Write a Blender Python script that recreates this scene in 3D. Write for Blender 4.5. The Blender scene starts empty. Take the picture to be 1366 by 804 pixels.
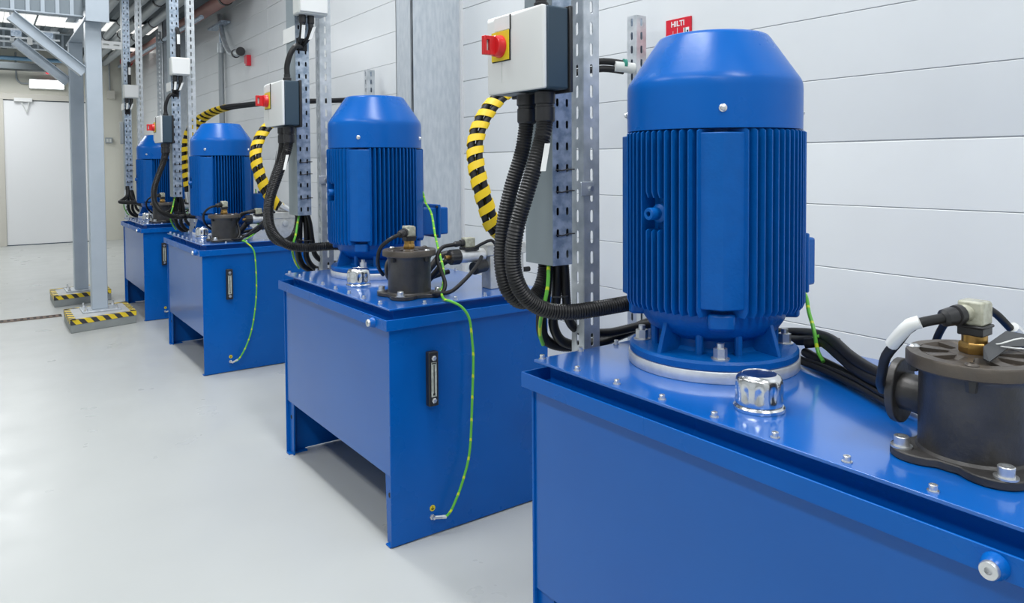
import bpy, math, random
from mathutils import Vector, Matrix
random.seed(7)
PI = math.pi
sc = bpy.context.scene
C = sc.collection

# ------------------------------------------------------------------ camera
cam_d = bpy.data.cameras.new('camera'); cam = bpy.data.objects.new('camera', cam_d); C.objects.link(cam)
yaw, pit, rol = math.radians(35.75), math.radians(1.908), math.radians(-.374)
fw = Vector((math.sin(yaw)*math.cos(pit), math.cos(yaw)*math.cos(pit), -math.sin(pit)))
r0 = Vector((math.cos(yaw), -math.sin(yaw), 0)); u0 = r0.cross(fw)
rt = r0*math.cos(rol) + u0*math.sin(rol); up = -r0*math.sin(rol) + u0*math.cos(rol)
mw = Matrix((rt, up, -fw)).transposed().to_4x4(); mw.translation = Vector((0, 0, 1.15))
cam.matrix_world = mw
cam_d.sensor_width = 36; cam_d.lens = 985.3/1366*36
cam_d.shift_y = -(402-252.64)/1366
cam_d.clip_start = .05; cam_d.clip_end = 100
sc.camera = cam

# ------------------------------------------------------------------ world, lights, exposure
w = bpy.data.worlds.new('world'); sc.world = w; w.use_nodes = True
w.node_tree.nodes['Background'].inputs[0].default_value = (.80, .88, 1, 1)
w.node_tree.nodes['Background'].inputs[1].default_value = .5
sc.view_settings.view_transform = 'Standard'; sc.view_settings.look = 'None'
sc.view_settings.gamma = 1; sc.view_settings.exposure = 0.0
sc.view_settings.use_curve_mapping = False

def area(name, x, y, z, sx, sy, e, col=(.965, .985, 1)):
    l = bpy.data.lights.new(name, 'AREA'); l.shape = 'RECTANGLE'; l.size = sx; l.size_y = sy; l.energy = e; l.color = col
    o = bpy.data.objects.new(name, l); C.objects.link(o); o.location = (x, y, z); return o
for y in (-2.0, 0.6, 3.2):
    area('hall_light', -1.5, y, 4.0, .5, 1.7, 46)
for y in (-1.4, 1.6, 4.4):
    area('hall_light', .75, y, 4.0, .4, 1.5, 68)
for x, y in ((-1.6, 7.6), (-1.6, 11.0), (.1, 9.6), (.2, 12.0)):
    area('bay_light', x, y, 2.78, .5, 1.4, 32)

# ------------------------------------------------------------------ materials
def mat(name, col, rough=.5, metal=0, noise=None, bump=None, coat=0, emit=None, spec=None, rvar=None, alpha=None, trans=None):
    m = bpy.data.materials.new(name); m.use_nodes = True; nt = m.node_tree; b = nt.nodes['Principled BSDF']
    b.inputs['Base Color'].default_value = (*col, 1); b.inputs['Roughness'].default_value = rough
    b.inputs['Metallic'].default_value = metal; b.inputs['Coat Weight'].default_value = coat
    b.inputs['Coat Roughness'].default_value = .12
    if spec is not None: b.inputs['Specular IOR Level'].default_value = spec
    if emit: b.inputs['Emission Color'].default_value = (*emit[0], 1); b.inputs['Emission Strength'].default_value = emit[1]
    if trans is not None: b.inputs['Transmission Weight'].default_value = trans
    tc = nt.nodes.new('ShaderNodeTexCoord')
    def nz(scale, detail=4, stretch=None):
        n = nt.nodes.new('ShaderNodeTexNoise'); n.inputs['Scale'].default_value = scale; n.inputs['Detail'].default_value = detail
        if stretch:
            mp = nt.nodes.new('ShaderNodeMapping'); mp.inputs['Scale'].default_value = stretch
            nt.links.new(tc.outputs['Object'], mp.inputs[0]); nt.links.new(mp.outputs[0], n.inputs['Vector'])
        else: nt.links.new(tc.outputs['Object'], n.inputs['Vector'])
        return n
    if noise:   # (scale, second colour, low, high[, stretch])
        n = nz(noise[0], 5, noise[4] if len(noise) > 4 else None); r = nt.nodes.new('ShaderNodeValToRGB')
        r.color_ramp.elements[0].position = noise[2]; r.color_ramp.elements[1].position = noise[3]
        r.color_ramp.elements[0].color = (*col, 1); r.color_ramp.elements[1].color = (*noise[1], 1)
        nt.links.new(n.outputs[0], r.inputs[0]); nt.links.new(r.outputs[0], b.inputs['Base Color'])
    if rvar:
        n = nz(rvar[0], 4); r = nt.nodes.new('ShaderNodeMapRange')
        r.inputs[1].default_value = .3; r.inputs[2].default_value = .7; r.inputs[3].default_value = rvar[1]; r.inputs[4].default_value = rvar[2]
        nt.links.new(n.outputs[0], r.inputs[0]); nt.links.new(r.outputs[0], b.inputs['Roughness'])
    if bump:
        n = nz(bump[0], 3); bp = nt.nodes.new('ShaderNodeBump'); bp.inputs['Strength'].default_value = bump[1]; bp.inputs['Distance'].default_value = .01
        nt.links.new(n.outputs[0], bp.inputs['Height']); nt.links.new(bp.outputs[0], b.inputs['Normal'])
    return m
BLUE = mat('blue_paint', (.0, .100, .42), .30, 0, noise=(5, (.0, .114, .46), .3, .75), bump=(60, .02), rvar=(6, .24, .34), spec=.28)
BLUEF = mat('blue_gloss_sheet', (.0, .098, .41), .30, 0, noise=(3, (.0, .110, .44), .3, .75), bump=(4, .012), coat=.38, spec=.28)
BLUEL = mat('blue_lid_gloss', (.0, .108, .45), .30, 0, noise=(4, (.0, .125, .50), .3, .75), coat=1, spec=.3)
BLUEL.node_tree.nodes['Principled BSDF'].inputs['Coat IOR'].default_value = 1.58
BLUEC = mat('blue_cast_paint', (.0, .092, .36), .36, 0, noise=(30, (.0, .106, .41), .3, .8), bump=(160, .10), spec=.28)
ALU = mat('machined_aluminium', (.76, .77, .78), .32, .45, noise=(40, (.64, .65, .66), .4, .7))
CASTAL = mat('cast_aluminium', (.62, .62, .60), .4, .35, noise=(50, (.50, .50, .48), .35, .7))
ZINC = mat('zinc_plated', (.72, .73, .74), .3, .85)
CHROME = mat('chrome', (.78, .79, .80), .2, 1, bump=(60, .05))
GALV = mat('galvanised_steel', (.50, .54, .57), .42, .55, noise=(24, (.68, .71, .74), .38, .66), bump=(90, .04))
GALVB = mat('galvanised_steel_bluish', (.26, .33, .42), .4, .55, noise=(45, (.50, .57, .66), .38, .62), bump=(90, .04))
GALVD = mat('galvanised_column', (.50, .55, .60), .5, .35, noise=(60, (.60, .64, .68), .35, .65, (1, 1, .25)), bump=(70, .05))
TRAYG = mat('tray_side_grey', (.26, .31, .34), .45, .3, noise=(3, (.31, .36, .39), .3, .7))
STEELP = mat('painted_steel_pale_blue', (.42, .48, .54), .4, .1, noise=(8, (.46, .52, .58), .3, .7))
FLOOR = mat('grey_epoxy', (.50, .515, .50), .3, 0, noise=(1.3, (.47, .485, .472), .35, .7), rvar=(4, .26, .40), spec=.3)
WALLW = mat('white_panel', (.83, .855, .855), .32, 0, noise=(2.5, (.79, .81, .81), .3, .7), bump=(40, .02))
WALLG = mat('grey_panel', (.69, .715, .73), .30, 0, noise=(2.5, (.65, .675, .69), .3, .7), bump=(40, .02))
JOINT = mat('panel_joint', (.66, .67, .68), .6)
ROOM = mat('hall_lining', (.46, .47, .47), .6)
BEIGE = mat('beige_wall', (.66, .65, .57), .6, noise=(2, (.62, .61, .54), .3, .7))
DOORW = mat('white_door', (.78, .79, .80), .4)
FRAMEB = mat('door_frame_beige', (.58, .56, .50), .5)
DARK = mat('dark_cavity', (.012, .012, .014), .7)
RUB = mat('black_rubber', (.012, .012, .013), .48, spec=.35)
PLAS = mat('black_plastic', (.02, .02, .022), .38)
CORR = mat('black_conduit', (.011, .011, .012), .42, spec=.4)
IRON = mat('cast_dark_grey', (.045, .043, .042), .42, .35, noise=(14, (.085, .080, .076), .35, .7), bump=(120, .08), rvar=(10, .35, .5))
IRONB = mat('cast_brown_lid', (.10, .082, .066), .45, .3, noise=(16, (.075, .068, .062), .35, .7), bump=(120, .08))
BRASS = mat('brass', (.50, .30, .09), .3, .9, noise=(60, (.34, .20, .07), .4, .7))
WHP = mat('white_plastic', (.76, .77, .76), .35)
WHG = mat('off_white_plastic', (.62, .64, .62), .4)
GREYP = mat('slate_grey_plastic', (.040, .066, .092), .42, spec=.3)
GREYD = mat('dark_grey_card', (.045, .047, .05), .5)
RED = mat('red_plastic', (.62, .018, .022), .3)
YEL = mat('yellow_plastic', (.80, .55, .01), .42)
YELLAB = mat('yellow_plate', (.72, .56, .02), .4)
GRN = mat('green_wire', (.10, .55, .05), .35)
CLEAR = mat('cloudy_connector', (.62, .62, .50), .25, 0, noise=(70, (.36, .36, .28), .4, .7), trans=.25)
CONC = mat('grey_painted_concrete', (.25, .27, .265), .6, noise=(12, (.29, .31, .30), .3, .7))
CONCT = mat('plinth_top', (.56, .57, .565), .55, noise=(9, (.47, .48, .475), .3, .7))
REDP = mat('red_brown_pipe', (.30, .13, .11), .5, noise=(6, (.36, .17, .15), .3, .7))
REDS = mat('red_sign', (.60, .012, .03), .35)
DARKP = mat('dark_duct_paint', (.05, .06, .065), .8)
PIPEG = mat('grey_pipe', (.33, .36, .38), .45, .2)
DECK = mat('deck_steel', (.22, .26, .29), .55, .3)
BLUEPIPE = mat('blue_pipe', (.18, .34, .50), .45)
GRATE = mat('rusty_grate', (.20, .13, .09), .6, .3, noise=(30, (.12, .09, .07), .35, .7))
LAMP = mat('lit_diffuser', (.9, .9, .9), .5, emit=((.93, .97, 1), 5.0))
SKYL = mat('lit_roof_pane', (.9, .9, .88), .5, emit=((1, .99, .95), .75))
REDL = mat('red_beacon', (.7, .02, .04), .4, emit=((1, .03, .06), .8))
GLASSY = mat('gauge_glass', (.62, .64, .56), .15, 0, noise=(45, (.42, .44, .38), .4, .6))
# yellow/green earth wire: two twisted halves of the sheath colour
def wire_mat():
    m = bpy.data.materials.new('earth_wire'); m.use_nodes = True; nt = m.node_tree; b = nt.nodes['Principled BSDF']
    tc = nt.nodes.new('ShaderNodeTexCoord'); wv = nt.nodes.new('ShaderNodeTexWave'); wv.inputs['Scale'].default_value = 9
    wv.bands_direction = 'DIAGONAL'; wv.inputs['Distortion'].default_value = 1.5
    r = nt.nodes.new('ShaderNodeValToRGB'); r.color_ramp.interpolation = 'CONSTANT'; r.color_ramp.elements[1].position = .94
    r.color_ramp.elements[0].color = (.13, .50, .05, 1); r.color_ramp.elements[1].color = (.62, .72, .02, 1)
    nt.links.new(tc.outputs['Object'], wv.inputs[0]); nt.links.new(wv.outputs[0], r.inputs[0]); nt.links.new(r.outputs[0], b.inputs['Base Color'])
    b.inputs['Roughness'].default_value = .4; return m
EARTH = wire_mat()
def tape_mat():
    m = bpy.data.materials.new('hazard_tape'); m.use_nodes = True; nt = m.node_tree; b = nt.nodes['Principled BSDF']
    tc = nt.nodes.new('ShaderNodeTexCoord'); sp = nt.nodes.new('ShaderNodeSeparateXYZ'); nt.links.new(tc.outputs['Object'], sp.inputs[0])
    a = nt.nodes.new('ShaderNodeMath'); a.operation = 'ADD'; nt.links.new(sp.outputs[0], a.inputs[0]); nt.links.new(sp.outputs[1], a.inputs[1])
    a2 = nt.nodes.new('ShaderNodeMath'); a2.operation = 'ADD'; nt.links.new(a.outputs[0], a2.inputs[0]); nt.links.new(sp.outputs[2], a2.inputs[1])
    d = nt.nodes.new('ShaderNodeMath'); d.operation = 'MULTIPLY'; d.inputs[1].default_value = 10.2; nt.links.new(a2.outputs[0], d.inputs[0])
    f = nt.nodes.new('ShaderNodeMath'); f.operation = 'FRACT'; nt.links.new(d.outputs[0], f.inputs[0])
    r = nt.nodes.new('ShaderNodeValToRGB'); r.color_ramp.interpolation = 'CONSTANT'; r.color_ramp.elements[1].position = .52
    r.color_ramp.elements[0].color = (.82, .60, .03, 1); r.color_ramp.elements[1].color = (.05, .05, .06, 1)
    nt.links.new(f.outputs[0], r.inputs[0]); nt.links.new(r.outputs[0], b.inputs['Base Color']); b.inputs['Roughness'].default_value = .45
    return m
TAPE = tape_mat()

# ------------------------------------------------------------------ mesh helpers
ORG = {}
class G:
    def __init__(s): s.v = []; s.f = []
    def add(s, vs, fs):
        n = len(s.v); s.v += [tuple(p) for p in vs]; s.f += [tuple(i+n for i in f) for f in fs]; return s
    def box(s, x0, x1, y0, y1, z0, z1):
        return s.add([(x0,y0,z0),(x1,y0,z0),(x1,y1,z0),(x0,y1,z0),(x0,y0,z1),(x1,y0,z1),(x1,y1,z1),(x0,y1,z1)],
                     [(0,3,2,1),(4,5,6,7),(0,1,5,4),(1,2,6,5),(2,3,7,6),(3,0,4,7)])
    def frame(s, d):
        d = Vector(d).normalized(); a = Vector((0,0,1)) if abs(d.z) < .9 else Vector((1,0,0))
        u = d.cross(a).normalized(); return d, u, d.cross(u).normalized()
    def prism(s, poly, o, a, b, n, h):
        """polygon in the plane (o; a, b), extruded along n by h"""
        o, a, b, n = map(Vector, (o, a, b, n)); k = len(poly)
        lo = [o + a*p[0] + b*p[1] for p in poly]; hi = [p + n*h for p in lo]
        return s.add(lo+hi, [tuple(range(k))[::-1], tuple(range(k, 2*k))] + [(i, (i+1) % k, (i+1) % k + k, i+k) for i in range(k)])
    def lathe(s, prof, c=(0,0,0), d=(0,0,1), n=32, mod=None):
        d, u, v = s.frame(d) if tuple(d) != (0,0,1) else (Vector((0,0,1)), Vector((1,0,0)), Vector((0,1,0)))
        c = Vector(c); vs = []; fs = []; k = len(prof)
        for j, (r, z) in enumerate(prof):
            for i in range(n):
                a = 2*PI*i/n; rr = r*(mod(a, j) if mod else 1)
                vs.append(c + d*z + u*(rr*math.cos(a)) + v*(rr*math.sin(a)))
        for j in range(k-1):
            for i in range(n):
                i2 = (i+1) % n; fs.append((j*n+i, j*n+i2, (j+1)*n+i2, (j+1)*n+i))
        if prof[0][0] > 1e-6: fs.append(tuple(range(n))[::-1])
        if prof[-1][0] > 1e-6: fs.append(tuple(range((k-1)*n, k*n)))
        return s.add(vs, fs)
    def cyl(s, p0, p1, r, n=16, r2=None):
        p0, p1 = Vector(p0), Vector(p1); L = (p1-p0).length
        return s.lathe([(r, 0), (r2 if r2 is not None else r, L)], p0, (p1-p0)/L, n)
    def tube(s, pts, r, n=10, corr=0, step=.012):
        P = spline(pts, step if not corr else corr/2)
        k = len(P); T = [(P[min(i+1, k-1)]-P[max(i-1, 0)]).normalized() for i in range(k)]
        u = s.frame(T[0])[1]; vs = []; fs = []
        for i in range(k):
            u = (u - T[i]*u.dot(T[i])).normalized(); v = T[i].cross(u)
            rr = r*(1 if not corr or i % 2 else .87)
            for j in range(n):
                a = 2*PI*j/n; vs.append(P[i] + u*(rr*math.cos(a)) + v*(rr*math.sin(a)))
        for i in range(k-1):
            for j in range(n): fs.append((i*n+j, i*n+(j+1) % n, (i+1)*n+(j+1) % n, (i+1)*n+j))
        fs += [tuple(range(n))[::-1], tuple(range((k-1)*n, k*n))]
        return s.add(vs, fs)
    def slotted(s, o, a, length, width, cols, pitch, sw, sh, z=(0,0,1), skip=()):
        """sheet from o, width along a, length along z, with rounded slots"""
        o, a, z = Vector(o), Vector(a).normalized(), Vector(z)
        rows = int(length/pitch); cw = width/cols
        sl = []
        m = 4
        for i in range(m+1): t = PI*i/m; sl.append((sw/2*math.cos(t), sh/2-sw/2+sw/2*math.sin(t)))
        for i in range(m+1): t = PI+PI*i/m; sl.append((sw/2*math.cos(t), -sh/2+sw/2+sw/2*math.sin(t)))
        H, Q = pitch/2, cw/2
        out = [(Q,-H*0+H*.5),(Q,H),(0,H),(-Q,H),(-Q,H*.5),(-Q,-H*.5),(-Q,-H),(0,-H),(Q,-H),(Q,-H*.5)]
        for r_ in range(rows):
            for c_ in range(cols):
                ctr = o + a*(cw*(c_+.5)) + z*(pitch*(r_+.5))
                vs = [ctr+a*p[0]+z*p[1] for p in sl] + [ctr+a*p[0]+z*p[1] for p in out]; k = len(sl)
                s.add(vs, [(i, (i+1) % k, k+(i+1) % k, k+i) for i in range(k)])
        return s

def spline(pts, step=.012):
    P = [Vector(p) for p in pts]
    if len(P) == 2:
        n = max(1, int((P[1]-P[0]).length/step)); return [P[0].lerp(P[1], i/n) for i in range(n+1)]
    Q = [P[0]*2-P[1]] + P + [P[-1]*2-P[-2]]; out = []
    for i in range(1, len(Q)-2):
        a, b, c, d = Q[i-1:i+3]; n = max(1, int(round((c-b).length/step)))
        for k in range(n):
            t = k/n; out.append(.5*((2*b) + (c-a)*t + (2*a-5*b+4*c-d)*t*t + (3*b-a-3*c+d)*t**3))
    out.append(P[-1]); return out

def thing(name, label, cat, loc=(0,0,0), group=None):
    o = bpy.data.objects.new(name, None); C.objects.link(o); o.location = loc; o.empty_display_size = .05
    o['label'] = label; o['category'] = cat
    if group: o['group'] = group
    ORG[o.name] = Vector(loc); return o
def obj(name, g, m, parent=None, bevel=0, sharp=34, solid=0, label=None, kind=None, mesh=None, seg=2):
    org = ORG[parent.name] if parent else Vector((0,0,0))
    if mesh is None:
        mesh = bpy.data.meshes.new(name)
        mesh.from_pydata([tuple(Vector(p)-org) for p in g.v], [], g.f); mesh.materials.append(m); mesh.validate()
        import bmesh
        bm = bmesh.new(); bm.from_mesh(mesh)
        if solid: bmesh.ops.remove_doubles(bm, verts=bm.verts, dist=1e-5)
        bmesh.ops.recalc_face_normals(bm, faces=bm.faces); bm.to_mesh(mesh); bm.free()
        for p in mesh.polygons: p.use_smooth = not solid
        if not solid: mesh.set_sharp_from_angle(angle=math.radians(sharp))
    o = bpy.data.objects.new(name, mesh); C.objects.link(o)
    if parent: o.parent = parent
    ORG[o.name] = org
    if solid:
        q = o.modifiers.new('s', 'SOLIDIFY'); q.thickness = solid; q.offset = 0
    if bevel:
        q = o.modifiers.new('b', 'BEVEL'); q.width = bevel; q.segments = seg; q.limit_method = 'ANGLE'; q.angle_limit = math.radians(40); q.harden_normals = False
    if label: o['label'] = label
    if kind: o['kind'] = kind
    return o
def top(o, label, cat, group=None):
    o['label'] = label; o['category'] = cat
    if group: o['group'] = group
    return o
def inst(name, src, loc, parent, rotz=0):
    """a part that shares the mesh of src, placed at world loc"""
    o = bpy.data.objects.new(name, src); C.objects.link(o); o.parent = parent
    o.location = Vector(loc)-ORG[parent.name]; o.rotation_euler = (0,0,rotz); ORG[o.name] = ORG[parent.name]; return o
def meshof(g, m, sharp=34):
    o = obj('tmp', g, m, None, sharp=sharp); me = o.data; bpy.data.objects.remove(o); return me
def structure(name, g, m, **k):
    o = obj(name, g, m, None, **k); o['kind'] = 'structure'; return o
def text_mesh(txt, size, m, o, a, b, bold=.0):
    """flat lettering on the plane (o; a right, b up)"""
    cu = bpy.data.curves.new('t', 'FONT'); cu.body = txt; cu.size = size; cu.offset = bold; cu.extrude = .0003; cu.align_x = 'LEFT'
    ob = bpy.data.objects.new('t', cu); C.objects.link(ob); bpy.context.view_layer.update()
    dg = bpy.context.evaluated_depsgraph_get(); me = bpy.data.meshes.new_from_object(ob.evaluated_get(dg))
    bpy.data.objects.remove(ob)
    a, b, o = Vector(a), Vector(b), Vector(o); g = G()
    g.add([o + a*v.co.x + b*v.co.y + a.cross(b)*v.co.z for v in me.vertices], [tuple(p.vertices) for p in me.polygons]); return g

XW = 2.1       # plane of the panelled wall
YF = 13.2      # far wall
# ------------------------------------------------------------------ setting
structure('floor', G().box(-4.6, 2.4, -3.2, 13.4, -.1, 0), FLOOR)
DZ = 2.90
g = G()
# profiled deck over the far bay: trapezoid ribs running away from the camera
x = -4.5; poly = []
while x < 2.15:
    poly += [(x, 0), (x+.06, 0), (x+.09, .05), (x+.17, .05), (x+.20, 0)]; x += .20
poly = [(p[0], p[1]) for i, p in enumerate(poly) if i == 0 or p != poly[i-1]]
g = G(); n = len(poly)
g.add([(p[0], 6.6, DZ+p[1]) for p in poly] + [(p[0], 13.3, DZ+p[1]) for p in poly], [(i, i+1, n+i+1, n+i) for i in range(n-1)])
structure('ceiling_deck', g, DECK, solid=.004)
structure('ceiling', G().box(-4.6, 2.4, -3.2, 6.9, 4.1, 4.2).box(-4.6, 2.4, 6.8, 6.9, 3.0, 4.1), ROOM)
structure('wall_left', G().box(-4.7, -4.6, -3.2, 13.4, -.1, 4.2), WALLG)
structure('wall_back', G().box(-4.7, 2.4, -3.3, -3.2, -.1, 4.2), ROOM)
structure('wall_far', G().box(-4.6, 2.4, YF, YF+.1, -.1, 3.1), BEIGE)
wr = structure('wall_right', G().box(XW+.004, XW+.12, -3.2, 13.3, -.1, 4.2), JOINT)
PZ = .191; z0 = .832-PZ*5
for (ya, yb) in ((-3.2, .0), (.0, 3.372), (3.372, 6.6), (6.6, 9.9), (9.9, 13.2)):
    for k in range(22):
        za = z0+PZ*k
        if za < -.1 and k == 0: za_ = 0
        za_ = max(za, 0.002); zb = za+PZ-(.0018 if k != 6 else .0035)
        if zb < .02 or za > 4.1: continue
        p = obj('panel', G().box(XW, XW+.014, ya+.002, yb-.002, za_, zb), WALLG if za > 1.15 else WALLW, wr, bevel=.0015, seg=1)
# steel column against the wall
def column(y0, y1, x0, nm):
    g = G().box(x0, x0+.30, y0, y0+.012, 0, 3.9).box(x0, x0+.012, y0, y1, 0, 3.9).box(x0, x0+.30, y1-.012, y1, 0, 3.9)
    return structure(nm, g, GALVD, bevel=.003)
column(3.37, 3.545, 1.80, 'trim_1')
column(9.6, 9.85, 1.80, 'trim_2')
structure('trim_3', G().box(XW-.012, XW, 3.352, 3.369, 0, 4.0), JOINT)

# door in the far wall
d = structure('door_1', G().box(.30, 1.40, YF-.03, YF, 0, 2.16), DOORW, bevel=.004)
obj('door_frame', G().box(.20, .30, YF-.06, YF, 0, 2.159).box(1.40, 1.50, YF-.06, YF, 0, 2.159).box(.20, 1.50, YF-.06, YF, 2.16, 2.25), FRAMEB, d, bevel=.004)
obj('door_seal', G().box(.30, 1.40, YF-.034, YF-.03, .0, .012).box(.30, 1.40, YF-.034, YF-.03, 2.148, 2.16), GREYP, d)
cl = obj('door_closer', G().box(.43, .66, YF-.09, YF-.03, 2.13, 2.185), WHP, d, bevel=.006)
obj('closer_arm', G().tube([(.52, YF-.07, 2.13), (.585, YF-.07, 1.98)], .008, 6).tube([(.62, YF-.07, 2.13), (.585, YF-.07, 1.98)], .008, 6), WHG, cl)

# ------------------------------------------------------------------ lit exit sign, beacon, socket and cables on the far wall
t = thing('exit_light', 'glowing white emergency light box above the far door', 'light', (.85, YF-.06, 2.41))
obj('housing', G().box(.62, 1.08, YF-.07, YF, 2.33, 2.48), WHG, t, bevel=.01)
obj('diffuser', G().box(.635, 1.065, YF-.085, YF-.068, 2.345, 2.465), LAMP, t, bevel=.004, label='bright white lit diffuser')
t = thing('warning_beacon', 'small red beacon lamp above the emergency light box', 'lamp', (.87, YF-.05, 2.60))
obj('base', G().box(.82, .92, YF-.02, YF, 2.55, 2.65), WHG, t, bevel=.004)
obj('lens', G().lathe([(.035, 0), (.034, .03), (.02, .05), (0, .055)], (.87, YF-.02, 2.60), (0, -1, 0), 16), REDL, t)
top(obj('lamp_cable', G().tube([(.47, YF-.01, 2.86), (.47, YF-.015, 2.55), (.48, YF-.02, 2.46), (.53, YF-.03, 2.41), (.62, YF-.03, 2.405)], .013, 8), PIPEG), 'dark cable bending down to the emergency light box', 'cable')
t = thing('wall_box', 'small grey switch box on the beige far wall right of posts', 'box', (1.72, YF, 1.6))
obj('housing', G().box(1.61, 1.71, YF-.05, YF, 1.53, 1.62), PIPEG, t, bevel=.004)
obj('rocker', G().box(1.625, 1.652, YF-.058, YF-.05, 1.55, 1.60).box(1.665, 1.692, YF-.058, YF-.05, 1.55, 1.60), WHG, t)
t = thing('junction_box', 'beige junction box under a vertical cable on the far wall', 'box', (1.75, YF, 2.2))
obj('housing', G().box(1.64, 1.76, YF-.06, YF, 2.23, 2.36), FRAMEB, t, bevel=.004)
obj('supply_cable', G().tube([(1.69, YF-.03, 2.36), (1.69, YF-.03, 2.88)], .012, 8), PIPEG, t)

# ------------------------------------------------------------------ steel posts on striped plinths
def plinth(cs, hz, label, grp):
    t = thing('plinth', label, 'plinth', (*cs[0], 0), grp)
    g = G(); g.add([(c[0], c[1], 0) for c in cs]+[(c[0], c[1], hz) for c in cs], [(0,3,2,1),(4,5,6,7),(0,1,5,4),(1,2,6,5),(2,3,7,6),(3,0,4,7)])
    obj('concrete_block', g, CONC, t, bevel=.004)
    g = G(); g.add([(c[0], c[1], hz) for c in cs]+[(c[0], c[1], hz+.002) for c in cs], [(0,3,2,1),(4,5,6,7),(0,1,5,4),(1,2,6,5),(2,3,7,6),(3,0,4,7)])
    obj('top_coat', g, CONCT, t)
    for i in range(4):
        a, b = Vector((*cs[i], 0)), Vector((*cs[(i+1) % 4], 0)); dr = (b-a).normalized(); nn = Vector((dr.y, -dr.x, 0))
        g = G(); z1 = hz+.0035
        vs = [a+nn*.002+Vector((0,0,hz-.030)), b+nn*.002+Vector((0,0,hz-.030)), b+nn*.002+Vector((0,0,z1)), a+nn*.002+Vector((0,0,z1)),
              a-nn*.035+Vector((0,0,z1)), b-nn*.035+Vector((0,0,z1))]
        g.add(vs, [(0,1,2,3),(3,2,5,4)])
        obj('hazard_tape', g, TAPE, t)
    return t
plinth([(.484, 5.915), (.913, 6.035), (.913, 6.50), (.484, 6.43)], .088, 'grey concrete plinth with hazard tape under the nearer pale blue post', None)
plinth([(.47, 7.11), (.90, 7.23), (.90, 7.66), (.47, 7.56)], .088, 'grey concrete plinth with hazard tape under the farther pale blue post', None)
def post(x, y, label, sy=.10):
    t = thing('steel_post', label, 'post', (x, y, .09))
    obj('shaft', G().box(x-.052, x+.052, y, y+sy, .102, 2.22), STEELP, t, bevel=.004)
    obj('foot_plate', G().box(x-.12, x+.13, y-.07, y+sy+.07, .091, .102), GALV, t, bevel=.002)
    for dx in (-.095, .10):
        for dy in (-.04, sy+.04):
            obj('anchor_bolt', G().lathe([(.012, 0), (.012, .012), (.006, .012), (.006, .035)], (x+dx, y+dy, .102), n=6), ZINC, t)
    return t
post(.70, 6.215, 'nearer pale blue-grey steel post on a striped plinth')
post(.69, 7.33, 'farther pale blue-grey steel post behind the first post')
def beam_x(y, x0, x1, z0, h, label, w=.10):
    t = thing('steel_beam', label, 'beam', ((x0+x1)/2, y, z0))
    obj('web', G().box(x0, x1, y+.045, y+.055, z0, z0+h), DECK, t)
    obj('flange', G().box(x0, x1, y, y+w, z0, z0+.01), STEELP, t, bevel=.002)
    obj('flange', G().box(x0, x1, y, y+w, z0+h-.01, z0+h), STEELP, t, bevel=.002)
    for i in range(int((x1-x0)/.09)):
        obj('rib', G().box(x0+.03+i*.09, x0+.055+i*.09, y+.03, y+.046, z0+.01, z0+h-.01), STEELP, t)
    return t
beam_x(6.24, -1.0, .645, 2.25, .24, 'ribbed steel beam running left from the nearer post top')
beam_x(11.2, -1.2, 1.0, 2.66, .22, 'dark ribbed steel beam crossing under the deck beyond the posts')
t = thing('carrier_beam', 'pale blue-grey beam lying along the tops of both posts', 'beam', (.71, 6.1, 2.22))
obj('web', G().box(.705, .715, 6.1, 7.6, 2.235, 2.43), STEELP, t); 
obj('flange', G().box(.64, .79, 6.1, 7.6, 2.22, 2.235), STEELP, t, bevel=.002); obj('flange', G().box(.64, .79, 6.1, 7.6, 2.43, 2.445), STEELP, t, bevel=.002)
obj('end_plate', G().box(.64, .79, 6.09, 6.10, 2.20, 2.46), STEELP, t, bevel=.002)
def brace(p0, p1, label, w=.075):
    t = thing('brace', label, 'brace', p0)
    p0, p1 = Vector(p0), Vector(p1); dr = (p1-p0).normalized(); nn = Vector((-dr.z, 0, dr.x)); L = (p1-p0).length
    obj('web', G().prism([(0, -w/2), (L, -w/2), (L, w/2), (0, w/2)], p0, dr, nn, (0, 1, 0), .006), STEELP, t, bevel=.001)
    obj('flange', G().prism([(0, -w/2), (L, -w/2), (L, -w/2+.006), (0, -w/2+.006)], p0-Vector((0,.03,0)), dr, nn, (0, 1, 0), .07), STEELP, t, bevel=.001)
    obj('flange', G().prism([(0, w/2-.006), (L, w/2-.006), (L, w/2), (0, w/2)], p0-Vector((0,.03,0)), dr, nn, (0, 1, 0), .07), STEELP, t, bevel=.001)
brace((.20, 6.26, 2.22), (.642, 6.26, 1.848), 'diagonal pale blue brace from beam to the nearer post')
brace((.26, 7.38, 2.20), (.634, 7.38, 1.882), 'darker diagonal brace joining the farther post')
# hanging cable ladder
t = thing('cable_ladder', 'galvanised cable ladder hung across the bay at upper left', 'cable ladder', (-.5, 7.9, 2.3))
for dz in (0, .07): obj('rail', G().box(-1.0, .62, 7.9, 7.92, 2.30+dz, 2.315+dz), GALV, t)
for i in range(7): obj('link', G().box(-.95+i*.24, -.87+i*.24, 7.895, 7.91, 2.315, 2.37), GALVB, t)
for i in range(7): obj('rung', G().box(-.95+i*.24, -.92+i*.24, 7.9, 8.2, 2.305, 2.32), GALV, t)
obj('rail', G().box(-1.0, .62, 8.18, 8.2, 2.30, 2.315), GALV, t)
top(obj('hanging_rod', G().cyl((.22, 6.9, 2.33), (.22, 6.9, 2.9), .008, 8), GALV), 'thin rod hanging from the deck behind the ribbed beam', 'rod')
top(obj('hanging_rod', G().cyl((.30, 7.91, 2.36), (.30, 7.91, 2.9), .008, 8), GALV), 'thin rod holding up the cable ladder', 'rod')
top(obj('tag', G().box(.37, .41, 7.88, 7.893, 2.25, 2.315), WHP), 'small white tag hanging on the cable ladder', 'tag')
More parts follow.
